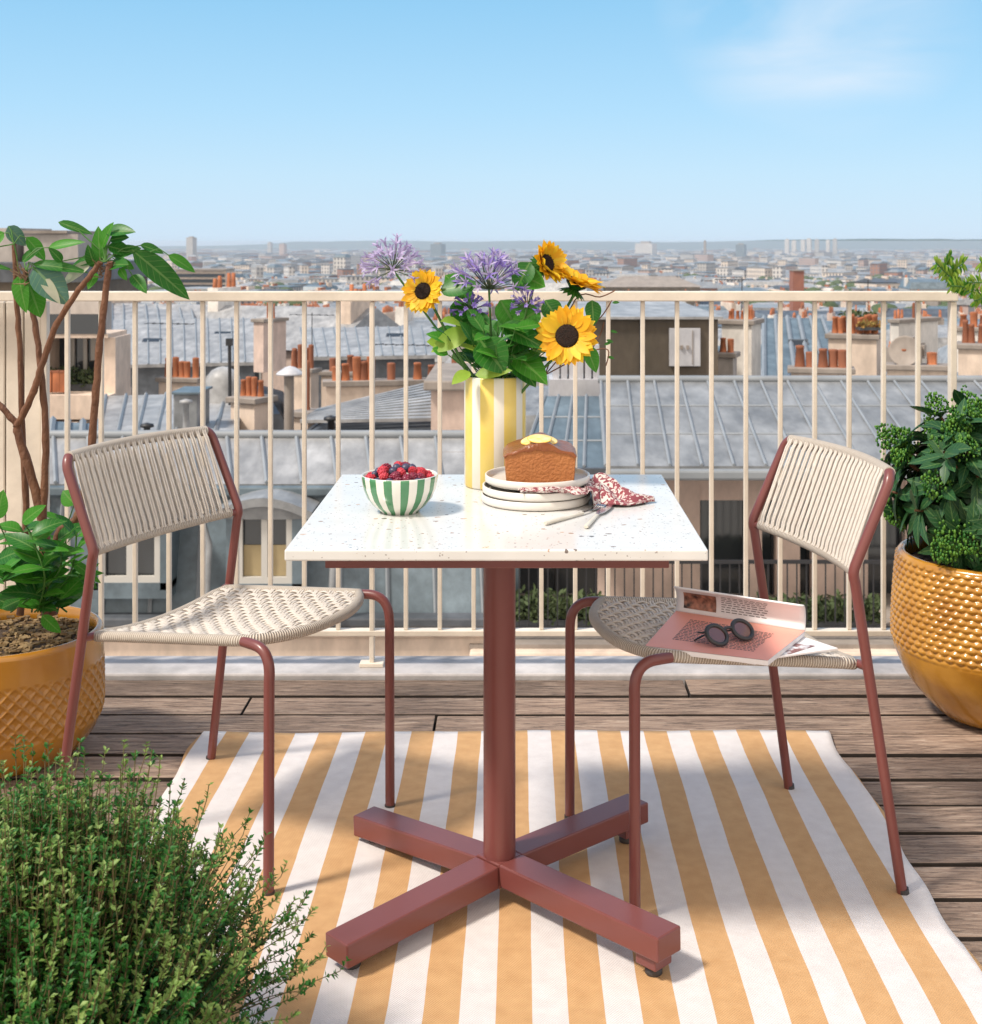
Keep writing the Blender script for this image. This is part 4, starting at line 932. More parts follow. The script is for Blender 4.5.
for k in range(150):
    z=U(-.9,1); a=U(0,6.28); rr=math.sqrt(max(0,1-z*z)); dirn=V((rr*math.cos(a),rr*math.sin(a),z)); rad=U(.17,.275) 
    c=CC+V((dirn.x*rad*1.14,dirn.y*rad*1.0,dirn.z*rad*.86))
    st.tube(smooth_path([RPc+V((U(-.05,.05),U(-.05,.05),.40)),(RPc+V((0,0,.5))+c)/2,c],3),.0035,5,caps=False)
    out=(dirn+V((0,0,.35))).normalized(); ax=out.cross(V((.2,.1,1))).normalized()
    for q in range(11):
        o_=Matrix.Rotation(q*2.4,3,out)@ax; lift=U(-.35,.7); lf.leaf(c-out*U(0,.045),o_+out*lift,out,U(.07,.115),U(.026,.040),0,curl=U(-.1,.45),fold=U(.1,.35),n=6)
    if random.random()<.6 and rad>.19:
        m_=out; n_=random.choice((90,130)); R_=U(.020,.034)
        for q in range(n_):
            zz=1-1.25*(q+.5)/n_; aa=q*2.39996; r2=math.sqrt(max(0,1-zz*zz)); pv_=(ax*(r2*math.cos(aa))+out.cross(ax)*(r2*math.sin(aa)))*(.62+.38*(1-zz))*1.15+out*(zz*1.5+.3)
            bd.sphere(c+out*.002+pv_*R_*U(.70,1.25),U(.0022,.0046),5,3,sc=(1,1,U(.8,1.8)),mi=random.choice((0,0,1)))
part(lf,'leaves','skimA',rp); part(bd,'bud_clusters',['skimB','thyC'],rp); part(st,'branches','bark',rp)

# front herb shrub
random.seed(77); HC=V((-.66,1.80,0)); hb_=empty('herb_shrub',HC,'dense fine-leaved herb shrub in the left foreground, cut by the frame','shrub')
mb=MB(); mb.lathe([(0,0),(.17,0),(.18,.004),(.215,.15),(.225,.155),(.21,.155),(.2,.13),(0,.13)],40,HC); part(mb,'planter','terrad',hb_)
lv=MB(); st=MB()
for k in range(2300):
    a=U(0,2*PI); e=random.random()**.75; r0=.15*e; b=HC+V((r0*math.cos(a),r0*math.sin(a),.12))
    reach=e*U(.65,1.14)*.355; top=.45-.24*(e**2.0)+U(-.07,.03)
    if random.random()<.16: top+=U(.02,.08); reach*=1.06; 
    tip=HC+V((reach*math.cos(a)+U(-.03,.03),reach*math.sin(a)+U(-.03,.03),max(.06,top)))
    mid=(b+tip)/2+V((math.cos(a)*.05*e,math.sin(a)*.05*e,.04))+rv(.02)
    pts=arc(b,mid,tip+V((0,0,.0)),9); pts.append(tip+(pts[-1]-pts[-2]).normalized()*.012+V((0,0,.012)))
    light=random.random()
    st.tube(pts,[.0014]*5+[.0009]*(len(pts)-5),3,caps=False,mi=0)
    N=len(pts)
    for i in range(2,N):
        t=i/(N-1)
        for q in range(3 if i<N-1 else 5):
            s=random.random(); p=pts[i]*(1-s)+pts[max(i-1,0)]*s; dv=(pts[i]-pts[i-1]).normalized(); 
            for sd in (0,1):
                o_=rv(1); o_=(o_-dv*o_.dot(dv)).normalized(); L=U(.006,.0125)
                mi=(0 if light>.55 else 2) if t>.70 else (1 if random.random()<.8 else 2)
                d_=(o_+dv*U(.1,.9)+V((0,0,.2))).normalized(); s_=d_.cross(dv).normalized()*L*.27; m_=p+d_*L*.5
                n_=s_.cross(d_).normalized()*L*.10
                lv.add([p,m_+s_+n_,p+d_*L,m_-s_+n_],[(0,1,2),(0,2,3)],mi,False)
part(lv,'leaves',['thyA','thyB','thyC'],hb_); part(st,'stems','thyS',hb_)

# sprig from a tall plant just outside the right edge
random.seed(15); SB=V((1.56,3.62,0)); sb=empty('young_tree',SB,'feathery yellow-green branch reaching in over the right end of the railing','tree')
mb=MB(); mb.tube(smooth_path([SB+V((0,0,.02)),SB+V((.02,0,.5)),SB+V((-.02,.0,.9)),SB+V((.0,0,1.2)),SB+V((.02,0,1.5))],6),[.018-.0005*i for i in range(25)],8); part(mb,'trunk','bark_pale',sb)
mb=MB(); mb.lathe([(0,0),(.13,0),(.16,.24),(.15,.24),(.14,.2),(0,.2)],32,SB); part(mb,'pot','terra',sb)
lf=MB(); st=MB()
def frond(pts,w,n=26,L=.03):
    pp=smooth_path(pts,8); st.tube(pp,.002,5,caps=False)
    for i in range(2,len(pp)):
        dv=(pp[i]-pp[i-1]).normalized()
        for s in (-1,1):
            for q in range(3):
                o_=(V((0,-.25,1))*s+dv*.6+rv(.35)).normalized(); lf.leaf(pp[i]-dv*U(0,.01),o_,V((0,-1,.3)),L*U(.6,1.2),L*.22,random.choice((0,0,1)),n=4)
dS=3.62
for f_ in ([(1010,330),(975,292),(945,285)],[(1010,310),(985,285),(962,282)],[(1020,300),(990,275),(975,262)],[(970,292),(945,275),(930,262)],[(962,288),(942,270),(945,255)],[(960,285),(950,272),(958,262)],[(1010,290),(985,296),(968,300)],[(1030,300),(1005,290),(985,300)]):
    frond([V((PX(f_[0][0],dS),dS,PZ(f_[0][1],dS))),V((PX(f_[1][0],dS),dS-.03,PZ(f_[1][1],dS))),V((PX(f_[2][0],dS),dS-.05,PZ(f_[2][1],dS)))],.03,L=.026)
for k in range(10):
    a=U(0,6.28); h=U(1.0,1.5); b=SB+V((0,0,h)); e=b+V((.10+.1*math.cos(a),.22*math.sin(a),U(.0,.15))); frond([b,(b+e)/2+V((0,0,.04)),e],.03)
part(lf,'crown',['lime','leafB'],sb); part(st,'branches','stem',sb)

# ================================================================== CITY
random.seed(101)
GZ=[(0,-23),(60,-23),(150,-27),(250,-30),(700,-41),(2500,-54),(5000,-60),(7600,-62),(12000,-62)]
def ip(tb_,x):
    for (a,b),(c,d_) in zip(tb_,tb_[1:]):
        if x<=c: return b+(d_-b)*(x-a)/(c-a)
    return tb_[-1][1]
gz=lambda y: ip(GZ,y)
ys=[-40,0,20,60,100,150,200,250,350,500,700,1000,1500,2500,3500,5000,7000,9000,11000]; xs=[-16000,-8000,-3000,-1000,-300,0,300,1000,3000,8000,16000]
mb=MB(); mb.add([(x,y,gz(max(0,y))-(8 if y>7600 else 0)) for y in ys for x in xs],[(j*11+i,j*11+i+1,(j+1)*11+i+1,(j+1)*11+i) for j in range(len(ys)-1) for i in range(10)]); mb.build('ground','pavg',kind='structure')
# hills on the horizon
prof=[(-900,247.5),(-200,247.5),(0,246.5),(150,246.5),(235,245.5),(268,243.8),(300,241.2),(322,242.2),(345,241),(390,240.6),(420,241.3),(470,241.8),(520,241),(600,241.6),(660,242.2),(700,242.3),(740,241.2),(770,240.2),(800,239.6),(850,239.2),(880,238.8),(905,239.4),(940,238.8),(965,239.8),(1000,239.2),(1200,240),(1900,241)]
mb=MB(); n=260; rows=[(7000,0),(7300,.35),(7600,.75),(7900,1),(8500,1.0),(9200,.4),(9800,0)]
vs=[]
for (yy,hf) in rows:
    for i in range(n+1):
        px=-900+2800*i/n; top=(CH-(ip([(a,b) for a,b in prof],px)+.25*math.sin(px*.11)*math.sin(px*.043)-CY)/FPX*7900); b=gz(7000)-4
        vs.append((PX(px,7900)*(yy/7900)**.3,yy,b+(top-b)*hf*(1+.12*math.sin(px*.02+yy*.01)*(1-hf))))
mb.add(vs,[(j*(n+1)+i,j*(n+1)+i+1,(j+1)*(n+1)+i+1,(j+1)*(n+1)+i) for j in range(len(rows)-1) for i in range(n)],0,True); mb.build('hills','hill',kind='structure')

potm=None
def pot_mesh(r,h,m_,kind=0):
    q=MB()
    if kind==0: q.lathe([(0,h),(r*.62,h),(r*.82,h*.98),(r*.80,h*.86),(r*.72,h*.84),(r*1.0,.0)],12)
    else: q.lathe([(0,h*1.02),(r*.7,h),(r*.9,h*.97),(r*.9,h*.9),(r*.85,h*.1),(r*1.02,0)],12)
    return q
_pots={}
def put_pot(x,y,z,r,h,m_,parent):
    k=(m_,round(r,2),round(h,2))
    if k not in _pots:
        o=pot_mesh(r,h,m_,0 if (len(_pots)%2) else 1).build('chimney_pot',m_); _pots[k]=o.data
    else: o=bpy.data.objects.new('chimney_pot',_pots[k]); COL.objects.link(o)
    o.parent=parent; o.location=V((x,y,z))-V(parent.location)
def stack(x0,x1,yt,yb,d_,label,npot=4,poth=None,rot=R(-30),dep=.8,m_='wallA',pm='terra',group='chimney stacks on the nearby roofs',extra=1.5,jit=.1,rows=1,pr=.13):
    # frontal pixel span -> rotated box
    W=(x1-x0)/FPX*d_; c=math.cos(rot); s=abs(math.sin(rot)); wd=max(.3,(W-dep*s)/c); cx=PX((x0+x1)/2,d_); zt_=PZ(yt,d_); zb2=PZ(yb,d_)-extra
    e=empty('chimney_stack',(cx,d_,zb2),label,'chimney',group)
    m=MB(); m.box((cx,d_,(zt_-.12+zb2)/2),(wd,dep,zt_-.12-zb2),rot); part(m,'body',m_,e)
    m=MB(); m.box((cx,d_,zt_-.06),(wd+.16,dep+.16,.12),rot); part(m,'cap','stone',e,bevel=.02)
    dx=V((math.cos(rot),math.sin(rot),0)); dy=V((-dx.y,dx.x,0)); h=poth or .6
    for i in range(npot):
        for q in range(rows):
            t=(i+.5)/npot-.5; p=V((cx,d_,0))+dx*(t*(wd-.1))+dy*((q-(rows-1)/2)*.34)+V((U(-.04,.04),U(-.04,.04),0)); hh=round(h*random.choice((.8,1,1.15,.95)),2)
            put_pot(p.x,p.y,zt_-.005,min(pr,wd/npot*.46),hh,pm if random.random()<.8 else 'terrad',e)
    return e
def seamed(e,name,A_,B_,C_,D_,nseam,m_,th=.12,sm_='seam',sr=.026,cross=0):
    # A-B eave, D-C ridge
    A_,B_,C_,D_=map(V,(A_,B_,C_,D_)); m=MB(); nrm=(B_-A_).cross(D_-A_).normalized()
    if nrm.z<0: nrm=-nrm
    t=[A_,B_,C_,D_]; b=[q-nrm*th for q in t]; m.add(b+t,[(3,2,1,0),(4,5,6,7),(0,1,5,4),(1,2,6,5),(2,3,7,6),(3,0,4,7)])
    o=part(m,name,m_,e); m=MB()
    for i in range(nseam+1):
        s=i/nseam; a=A_+(B_-A_)*s+nrm*sr*.8; c=D_+(C_-D_)*s+nrm*sr*.8; m.tube([a,c],[sr,sr],4,sm=False)
    for i in range(cross):
        s=(i+1)/(cross+1); m.tube([A_+(D_-A_)*s+nrm*.003,B_+(C_-B_)*s+nrm*.003],.018,4,sm=False)
    q=m.build('standing_seams',sm_); q.parent=o; return o
def rbox(m,x0,x1,y0,y1,z0,z1,mi=0): m.box(((x0+x1)/2,(y0+y1)/2,(z0+z1)/2),(abs(x1-x0),abs(y1-y0),abs(z1-z0)),0,mi)

# --- right: long zinc roof, attic wall, balcony
e=empty('zinc_roofed_building',(2,20,-23),'building across the street right with long seamed zinc roof and balcony','building')
de,dr=19.4,23.4; ze,zr=PZ(466,de),PZ(381,dr)
xl=PX(601,dr); 
seamed(e,'roof',(PX(606,de),de,ze),(PX(1150,de),de,ze),(PX(1150,de)+.2,dr,zr),(xl,dr,zr),17,'zincA',.14,cross=2)
m=MB(); m.box(((PX(604,de)+PX(1152,de))/2,de-.03,ze-.12),(PX(1152,de)-PX(604,de),.18,.16)); part(m,'gutter','seam',e,bevel=.04)
m=MB(); m.tube([(xl-.05,dr,zr+.03),(PX(1150,de)+.2,dr,zr+.03)],.07,8); part(m,'ridge_cap','seam',e)
seamed(e,'side_roof',(PX(520,de),de+.0,ze-.02),(PX(605.5,de),de+.0,ze-.02),(xl-.05,dr-.6,zr-.20),(PX(545,dr-.6),dr-.6,zr-.20),4,'zincB',.12,cross=2)
m=MB(); rbox(m,PX(520,de),PX(606,de),de-.1,de+.06,ze-.25,ze-.02); part(m,'side_gutter','zincD',e)
bz=PZ(632,18.45)
wd_=20.6
m=MB(); segs=[(515,527,0),(545,570,1)]
wl=MB(); 
# wall with real openings between piers
piers=[(500,517),(598,700),(748,762),(776,800),(812,868),(905,1160)]
for a,b in piers: rbox(wl,PX(a,wd_),PX(b,wd_),wd_,wd_+.4,bz-.1,ze-.15)
rbox(wl,PX(500,wd_),PX(1160,wd_),wd_+.02,wd_+.38,ze-.75,ze-.16)
part(wl,'attic_wall','wallB',e)
for a,b in ((517,598),(700,748),(762,776),(800,812),(868,905)):
    m=MB(); rbox(m,PX(a,wd_),PX(b,wd_),wd_+.25,wd_+.3,bz-.1,ze-.7); w_=part(m,'french_window','glass',e)
    m=MB(); xa_,xb_=PX(a,wd_),PX(b,wd_)
    n_=max(1,round((xb_-xa_)/.8))
    for i in range(n_+1): xx=xa_+(xb_-xa_)*i/n_; rbox(m,xx-.035,xx+.035,wd_+.17,wd_+.24,bz-.1,ze-.7)
    q=m.build('window_frame','iron'); q.parent=w_
m=MB(); rbox(m,PX(470,18.3),PX(1200,18.3),18.2,21.0,bz-.28,bz-.1); part(m,'balcony_floor','stone',e)
m=MB(); rbox(m,PX(470,18.3),PX(1200,18.3),18.15,18.5,bz-1.0,bz-.28); rbox(m,PX(470,18.3),PX(1200,18.3),18.02,18.6,bz-.34,bz-.16); part(m,'cornice','wallA',e,bevel=.04)
m=MB(); rbox(m,PX(470,18.5),PX(1200,18.5),18.52,22,-23,bz-.285); part(m,'facade','wallA',e)
for px in (560,590): 
    m=MB(); a,b=PX(px-14,18.2),PX(px+14,18.2); rbox(m,a,b,18.10,18.145,bz-.95,bz-.38); w_=part(m,'window','wframe',e)
    m=MB(); rbox(m,a+.05,b-.05,18.06,18.095,bz-.93,bz-.43); q=m.build('pane','glass'); q.parent=w_
# balcony railing
rl=empty('balcony_railing',(2,18.4,bz),'thin black iron railing of the balcony across the street','railing')
m=MB(); rbox(m,PX(500,18.4),PX(1150,18.4),18.38,18.42,bz+.98,bz+1.03); rbox(m,PX(500,18.4),PX(1150,18.4),18.38,18.42,bz+.06,bz+.10); part(m,'rails','iron',rl)
m=MB(); i=0; x=PX(500,18.4)
while x<PX(1150,18.4): rbox(m,x-.009,x+.009,18.391,18.409,bz+.1,bz+.98); x+=.135
o=part(m,'bars','iron',rl); o['kind']='stuff'
def hedge(x0,x1,y0,y1,z0,z1,label,m_='tree',cat='hedge',n=900,name='hedge',group=None,ls=.09):
    e_=empty(name,((x0+x1)/2,(y0+y1)/2,z0),label,cat,group); q=MB(); rbox(q,x0,x1,y0+.05,y1-.05,z0,z0+(z1-z0)*.35); part(q,'planter','zincD',e_)
    q=MB()
    for i in range(n):
        p=V((U(x0,x1),U(y0,y1),z0+(z1-z0)*(.3+.7*random.random()*(.75+.25*math.sin(U(0,9)))))); q.leaf(p,rv(1)+V((0,0,.4)),rv(1),ls*U(.7,1.5),ls*.6,0,n=3)
    part(q,'foliage',m_,e_); return e_
hedge(PX(505,18.9),PX(600,18.9),18.7,19.1,bz-.1,bz+.42,'low green planter on the balcony behind the table column',n=1500)
hedge(PX(745,18.9),PX(880,18.9),18.7,19.1,bz-.1,bz+.36,'low green planter on the balcony behind the right chair legs',n=1800)

# --- left: mansard with dormer windows
e=empty('mansard_building',(-3,20,-23),'blue-grey zinc mansard building across the street left with dormer windows','building')
de=19.0; ze=PZ(484,de); dr=20.7; zr=PZ(437,dr); zbm=PZ(622,18.5)
xL,xR=PX(-120,de),PX(478,de)
seamed(e,'upper_roof',(xL,de,ze),(xR,de,ze),(PX(470,dr),dr,zr),(PX(-120,dr),dr,zr),17,'zincC',.12,sr=.032)
m=MB(); m.tube([(PX(-120,dr),dr,zr+.04),(PX(470,dr),dr,zr+.04)],.07,8); part(m,'ridge_cap','seam',e)
m=MB(); rbox(m,xL,xR,de-.14,de+.04,ze-.16,ze-.02); part(m,'eave_band','zincB',e,bevel=.03)
seamed(e,'mansard_slope',(xL,18.5,zbm),(xR+.1,18.5,zbm),(xR,de,ze-.12),(xL,de,ze-.12),13,'zincB',.1,sr=.03)
m=MB(); rbox(m,xL,xR,dr-.03,21.4,zr-1.5,zr-.04); part(m,'terrace_roof','zincC',e)
m=MB(); rbox(m,xL,xR,18.7,21.4,-23,zbm-.05); part(m,'facade','wallA',e)
m=MB(); rbox(m,xL,xR+.2,18.15,18.7,zbm-.12,zbm-.0); rbox(m,xL,xR+.2,18.25,18.7,zbm-.9,zbm-.13); part(m,'cornice','wallA',e,bevel=.04)
m=MB(); rbox(m,xL,xR+.2,18.2,18.5,zbm,zbm+.14); part(m,'gutter','zincD',e,bevel=.03)
def dormer(x0,x1,yt,yb,arch,lab_c):
    yf=18.3; a,b=PX(x0,yf),PX(x1,yf); t,bt=PZ(yt,yf),PZ(yb,yf); 
    m=MB(); rbox(m,a-.14,a,yf,19.3,bt-.1,t); rbox(m,b,b+.14,yf,19.3,bt-.1,t); rbox(m,a-.14,b+.14,yf,19.3,bt-.22,bt-.0); 
    dm=part(m,'dormer','zincB',e)
    m=MB()
    if arch:
        n_=10; pr=[(a-.3+(b-a+.6)*i/n_, t+.02+.20*math.sin(PI*i/n_)) for i in range(n_+1)]; vs=[(x,yf-.12,z) for x,z in pr]+[(x,19.5,z) for x,z in pr]+[(x,yf-.12,z-.12) for x,z in pr]+[(x,19.5,z-.12) for x,z in pr]; k=n_+1
        fs=[(i,i+1,k+i+1,k+i) for i in range(n_)]+[(2*k+i,i+0,i+1,2*k+i+1)[::-1] for i in range(n_)]+[(2*k+i,3*k+i,3*k+i+1,2*k+i+1) for i in range(n_)]; m.add(vs,fs); 
        m.add([(x,yf-.02,z-.1) for x,z in pr]+[(b,yf-.02,t-.1),(a,yf-.02,t-.1)],[tuple(range(k+2))])
    else: rbox(m,a-.2,b+.2,yf-.1,19.4,t,t+.1)
    q=m.build('dormer_roof','zincA'); q.parent=dm
    m=MB(); f_=.085; mid_=(a+b)/2
    for xx in (a+f_/2,mid_,b-f_/2): rbox(m,xx-f_/2,xx+f_/2,yf+.02,yf+.08,bt,t)
    rbox(m,a,b,yf+.018,yf+.079,bt-.0,bt+.09); rbox(m,a,b,yf+.018,yf+.079,t-.09,t); 
    w_=part(m,'window_frame','wframe',e)
    m=MB(); rbox(m,a,b,yf+.11,yf+.13,bt,t); q=m.build('pane','glass'); q.parent=w_
    if lab_c: 
        m=MB(); rbox(m,a+.09,b-.09,yf+.09,yf+.105,bt+.09,bt+(t-bt)*.52); q=m.build('curtain','curtain'); q.parent=w_
dormer(236,292,512,584,True,True); dormer(98,160,516,583,False,False); dormer(-40,20,516,583,False,False)
m=MB(); 
for px in (197,322): m=MB(); m.tube([(PX(px,18.4),18.42,PZ(505,18.4)),(PX(px+12,18.3),18.3,PZ(545,18.3)),(PX(px+10,18.2),18.1,PZ(612,18.2))],.05,8); part(m,'downpipe','zincA',e)
pass
# the side annex next to it
e=empty('small_annex',(-.6,21,-23),'narrow pinkish building end with grey stone caps left of the vase','building')
m=MB(); a,b=PX(431,22),PX(475,22); rbox(m,a,b,22,25,-23,PZ(390,22)); part(m,'wall','wallB',e)
m=MB(); rbox(m,a-.12,b+.12,21.85,25.1,PZ(390,22),PZ(380,22)); part(m,'stone_cap','stone',e,bevel=.03)
m=MB(); a,b=PX(440,20.4),PX(520,20.4); rbox(m,a,b,20.2,21.9,-23,PZ(458,20.4)); part(m,'lower_wall','wallB',e)
m=MB(); rbox(m,a-.1,b+.1,20.1,21.95,PZ(458,20.4),PZ(449,20.4)); part(m,'lower_cap','stone',e,bevel=.03)
m=MB(); rbox(m,PX(478,19.3),PX(520,19.3),19.2,20.2,-23,PZ(545,19.3)); part(m,'side_wall','zincB',e)
# gap filler: court wall between the two buildings
# slatted roof
def thing_quad(name,label,cat,A_,B_,C_,D_,n,m_,down=2.5,wallm='wallC',sm_='seam',sr=.04,cross=0,group=None,th=.15):
    A_,B_,C_,D_=[P(*q) for q in (A_,B_,C_,D_)]
    e_=empty(name,(A_+B_)/2-V((0,0,down)),label,cat,group)
    seamed(e_,'roof',A_,B_,C_,D_,n,m_,th,sm_,sr,cross)
    q=MB(); t=[A_,B_,C_,D_]; lo=min(p.z for p in t)-down; i_=V((0,0,-th-.02)); b_=[V((p.x,p.y,lo)) for p in t]; cen=sum(t,V())/4
    sh=lambda p:p+(cen-p)*.03
    t=[sh(p)+i_ for p in t]; b_=[V((p.x,p.y,lo)) for p in t]; q.add(b_+t,[(0,1,5,4),(1,2,6,5),(2,3,7,6),(3,0,4,7)]); part(q,'wall',wallm,e_); return e_
SR=thing_quad('slatted_roof','dark grey ribbed metal roof sloping up below the cream parapet','roof',(300,438,23),(436,436,23),(436,394,27.5),(318,424,26),1,'zincD',sr=.03)
A_,B_,C_,D_=P(300,438,23),P(436,436,23),P(436,394,27.5),P(318,424,26)
for i in range(12):
    t=i/12; t2=t+.05; u_=V((0,0,.32)); m=MB(); q=[A_+(D_-A_)*t+u_,B_+(C_-B_)*t+u_,B_+(C_-B_)*t2+u_,A_+(D_-A_)*t2+u_]; m.add(q+[p-V((0,0,.06)) for p in q],[(0,1,2,3),(7,6,5,4),(4,5,1,0),(5,6,2,1),(6,7,3,2),(7,4,0,3)]); part(m,'slat','zincC',SR)
for px_,py_,d_ in ((303,437,23.1),(433,435,23.1),(433,396,27.3),(320,425,25.8)): m=MB(); p=P(px_,py_,d_); m.tube([p-V((0,0,.3)),p+V((0,0,.26))],.04,6); part(m,'slat_post','iron',SR)
# parapet with pots
e=empty('parapet_wall',P(375,400,29),'long cream parapet wall carrying a row of terracotta chimney pots','wall')
m=MB(); cen=P(375,398,29); m.box((cen.x,29,PZ(383,29)-1.2),(2.15,.5,2.4),R(9)); part(m,'wall','wallA',e); m=MB(); m.box((cen.x,29,PZ(382,29)),(2.3,.62,.1),R(9)); part(m,'coping','stone',e)
for i,px in enumerate((337,346,357,364,371,391,417,431,441,455)):
    put_pot(PX(px,29),29+(PX(px,29)-cen.x)*.158,PZ(381,29),.105,random.choice((.40,.45,.55,.34)),random.choice(('terra','terra','terrad')),e)
m=MB(); m.box((PX(440,30),30.5,PZ(392,30)-1),(1.5,.5,2.2)); part(m,'end_wall','wallC',e)
stack(232,272,396,430,27,'cream chimney stack with four orange pots above the left chair',4,.42,dep=.6,rot=R(-28))
stack(160,204,377,396,36,'wide low cream chimney stack with orange pots beside the round grey dome',5,.55,dep=.5,rot=R(-14))
stack(288,318,368,385,38,'small stack with three slim pots left of the square dark vent',4,.6,dep=.5,rot=R(-18),pr=.16)
stack(322,362,371,395,40,'low cream stack with a square dark vent left of the parapet',2,.5,dep=.5,rot=R(-10),pm='terrad')
stack(256,284,318,368,46,'tall cream chimney wall with a dark slot pot on top',5,.55,dep=1.2,rot=R(-30),m_='wallB',rows=1,extra=.1)
# grey dome + antenna
e=empty('roof_dome',P(222,392,30),'round grey zinc dome on the roof beside a thin black mast','dome')
m=MB(); c=P(223,392,30); m.lathe([(.42,-.3),(.42,.15),(.38,.35),(.26,.50),(.12,.57),(0,.59)],24,c); part(m,'shell','zincC',e); m=MB(); m.box(c-V((0,0,.5)),(1.3,1.0,.4)); part(m,'base','zincA',e)
e=empty('roof_mast',P(230,400,29),'thin black mast standing on the roof by the dome','mast')
m=MB(); m.tube([P(230,405,29),P(229.5,345,29)],.04,6); part(m,'pole','iron',e); m=MB(); m.box(P(229.5,342,29),(.14,.14,.16)); part(m,'head','iron',e)
# capped pipe
e=empty('vent_pipe',P(289,432,25),'brown metal flue pipe with a white conical cap','vent')
m=MB(); m.tube([P(289,440,25),P(289,374,25)],.095,12); part(m,'pipe','stone',e); m=MB(); c=P(290,372,25); m.lathe([(0,.12),(.10,.09),(.26,-.02),(.27,-.05),(0,-.05)],16,c); part(m,'cap','white_panel',e)
m=MB(); m.box(P(310,412,26),(1.1,.5,1.3),R(-28)); 
stack(294,322,410,438,26,'plain cream stack with one slim orange pipe beside the white capped flue',1,.85,dep=.5,rot=R(-28),pr=.05)
for (px,py,dd,lab) in ((186,404,25,'small pale mushroom vent on the grey roof box'),(331,421,22.6,'small black vent on the ribbed roof'),(147,428,24,'small dark vent on the flat grey roof'),(345,473,19.8,'tiny round vent cap on the seamed roof near the bowl')):
    e=empty('roof_vent',P(px,py,dd),lab,'vent'); m=MB(); c=P(px,py,dd); m.lathe([(.06,-.5),(.06,0),(.13,.02),(.12,.07),(0,.1)],14,c); part(m,'cap','zincC' if 'pale' in lab else 'iron',e)
e=empty('duct_box',P(188,425,25.5),'grey zinc duct box standing on the flat roof','duct'); m=MB(); a,b=PX(176,25.5),PX(200,25.5); rbox(m,a,b,25.3,26.3,PZ(436,25.5)-.5,PZ(393,25.5)); part(m,'box','zincA',e,bevel=.02); m=MB(); rbox(m,a-.05,b+.05,25.25,26.35,PZ(393,25.5),PZ(391,25.5)); part(m,'lid','zincB',e)
thing_quad('flat_zinc_roof','pale grey flat zinc roof behind the left chair back','roof',(96,443,23.5),(232,443,23.5),(246,392,32),(106,396,32),7,'zincC',wallm='wallC')
thing_quad('side_zinc_roof','low blue zinc roof with diagonal ridges at the far left','roof',(30,470,21.5),(96,470,21.5),(98,424,25),(38,420,25),4,'zincB',wallm='wallC',sr=.06)
thing_quad('broad_zinc_roof','broad pale zinc roof with seams beyond the orange chimney pots','roof',(112,365,56),(257,362,56),(255,318,66),(112,320,66),12,'zincC',down=4,wallm='zincD',sr=.035)
thing_quad('light_zinc_roof','light grey seamed roof above a row of chimney pots','roof',(306,357,54),(437,355,54),(432,326,64),(300,328,64),12,'zincC',down=4,wallm='zincD',sr=.035)
thing_quad('upper_zinc_roof','further pale roof left with thin railings below the handrail','roof',(112,330,70),(196,330,70),(190,305,78),(112,305,78),7,'zincC',down=5,wallm='wallC',sr=.07)
# left building with terrace behind the tall plant
e=empty('balcony_building',P(75,430,33),'cream building with dark glass balcony and planters behind the tall plant','building')
y_=33.; a,b=PX(-60,y_),PX(113,y_)
m=MB(); rbox(m,a,PX(100,y_+1.6),y_+1.6,y_+2.6,-23,PZ(300,y_)); part(m,'wall','wallC',e)
m=MB(); rbox(m,a,PX(108,y_),y_,y_+1.6,PZ(338,y_),PZ(334,y_)); rbox(m,a,PX(113,y_),y_-.3,y_+1.58,PZ(394,y_)-.6,PZ(394,y_)); part(m,'balcony_slab','wallA',e)
m=MB(); rbox(m,a,PX(106,y_),y_-.02,y_+.02,PZ(334,y_),PZ(314,y_)); part(m,'glass_guard','glass',e)
m=MB(); rbox(m,PX(98,y_),PX(113,y_),y_+.2,y_+1.5,PZ(394,y_),PZ(338,y_)); part(m,'pier','wallA',e); m=MB(); rbox(m,PX(-60,y_),PX(40,y_),y_+.2,y_+1.5,PZ(394,y_),PZ(338,y_)); part(m,'pier','wallA',e)
m=MB(); rbox(m,PX(40,y_),PX(98,y_),y_+1.4,y_+1.5,PZ(394,y_),PZ(340,y_)); w_=part(m,'terrace_window','glass',e)
m=MB(); 
for px in (55,68,84): rbox(m,PX(px,y_)-.05,PX(px,y_)+.05,y_+1.3,y_+1.38,PZ(394,y_),PZ(340,y_))
rbox(m,PX(74,y_),PX(84,y_),y_+1.3,y_+1.36,PZ(365,y_),PZ(342,y_)); q=m.build('window_frame','wframe'); q.parent=w_
m=MB(); rbox(m,a,PX(82,y_),y_-.35,y_+2.5,-23,PZ(396,y_)-.02-.6); part(m,'lower_wall','wallA',e)
m=MB(); rbox(m,a,PX(84,y_+2),y_+2,y_+8,PZ(300,y_+2)+.01,PZ(282,y_+2)); part(m,'top_floor','wallE',e)
m=MB(); rbox(m,a,PX(86,y_+2),y_+1.8,y_+8.2,PZ(282,y_+2),PZ(263,y_+2)); part(m,'dark_roof','zincD',e)
m=MB(); rbox(m,PX(24,y_+4),PX(78,y_+4),y_+4,y_+7,PZ(262,y_+4),PZ(234,y_+4)); rbox(m,PX(-60,y_+4),PX(14,y_+4),y_+4,y_+7,PZ(262,y_+4),PZ(228,y_+4)); part(m,'penthouse','wallC',e)
m=MB(); rbox(m,PX(22,y_+4),PX(68,y_+4),y_+3.9,y_+7.1,PZ(233.5,y_+4),PZ(230.5,y_+4)); part(m,'penthouse_roof','stone',e)
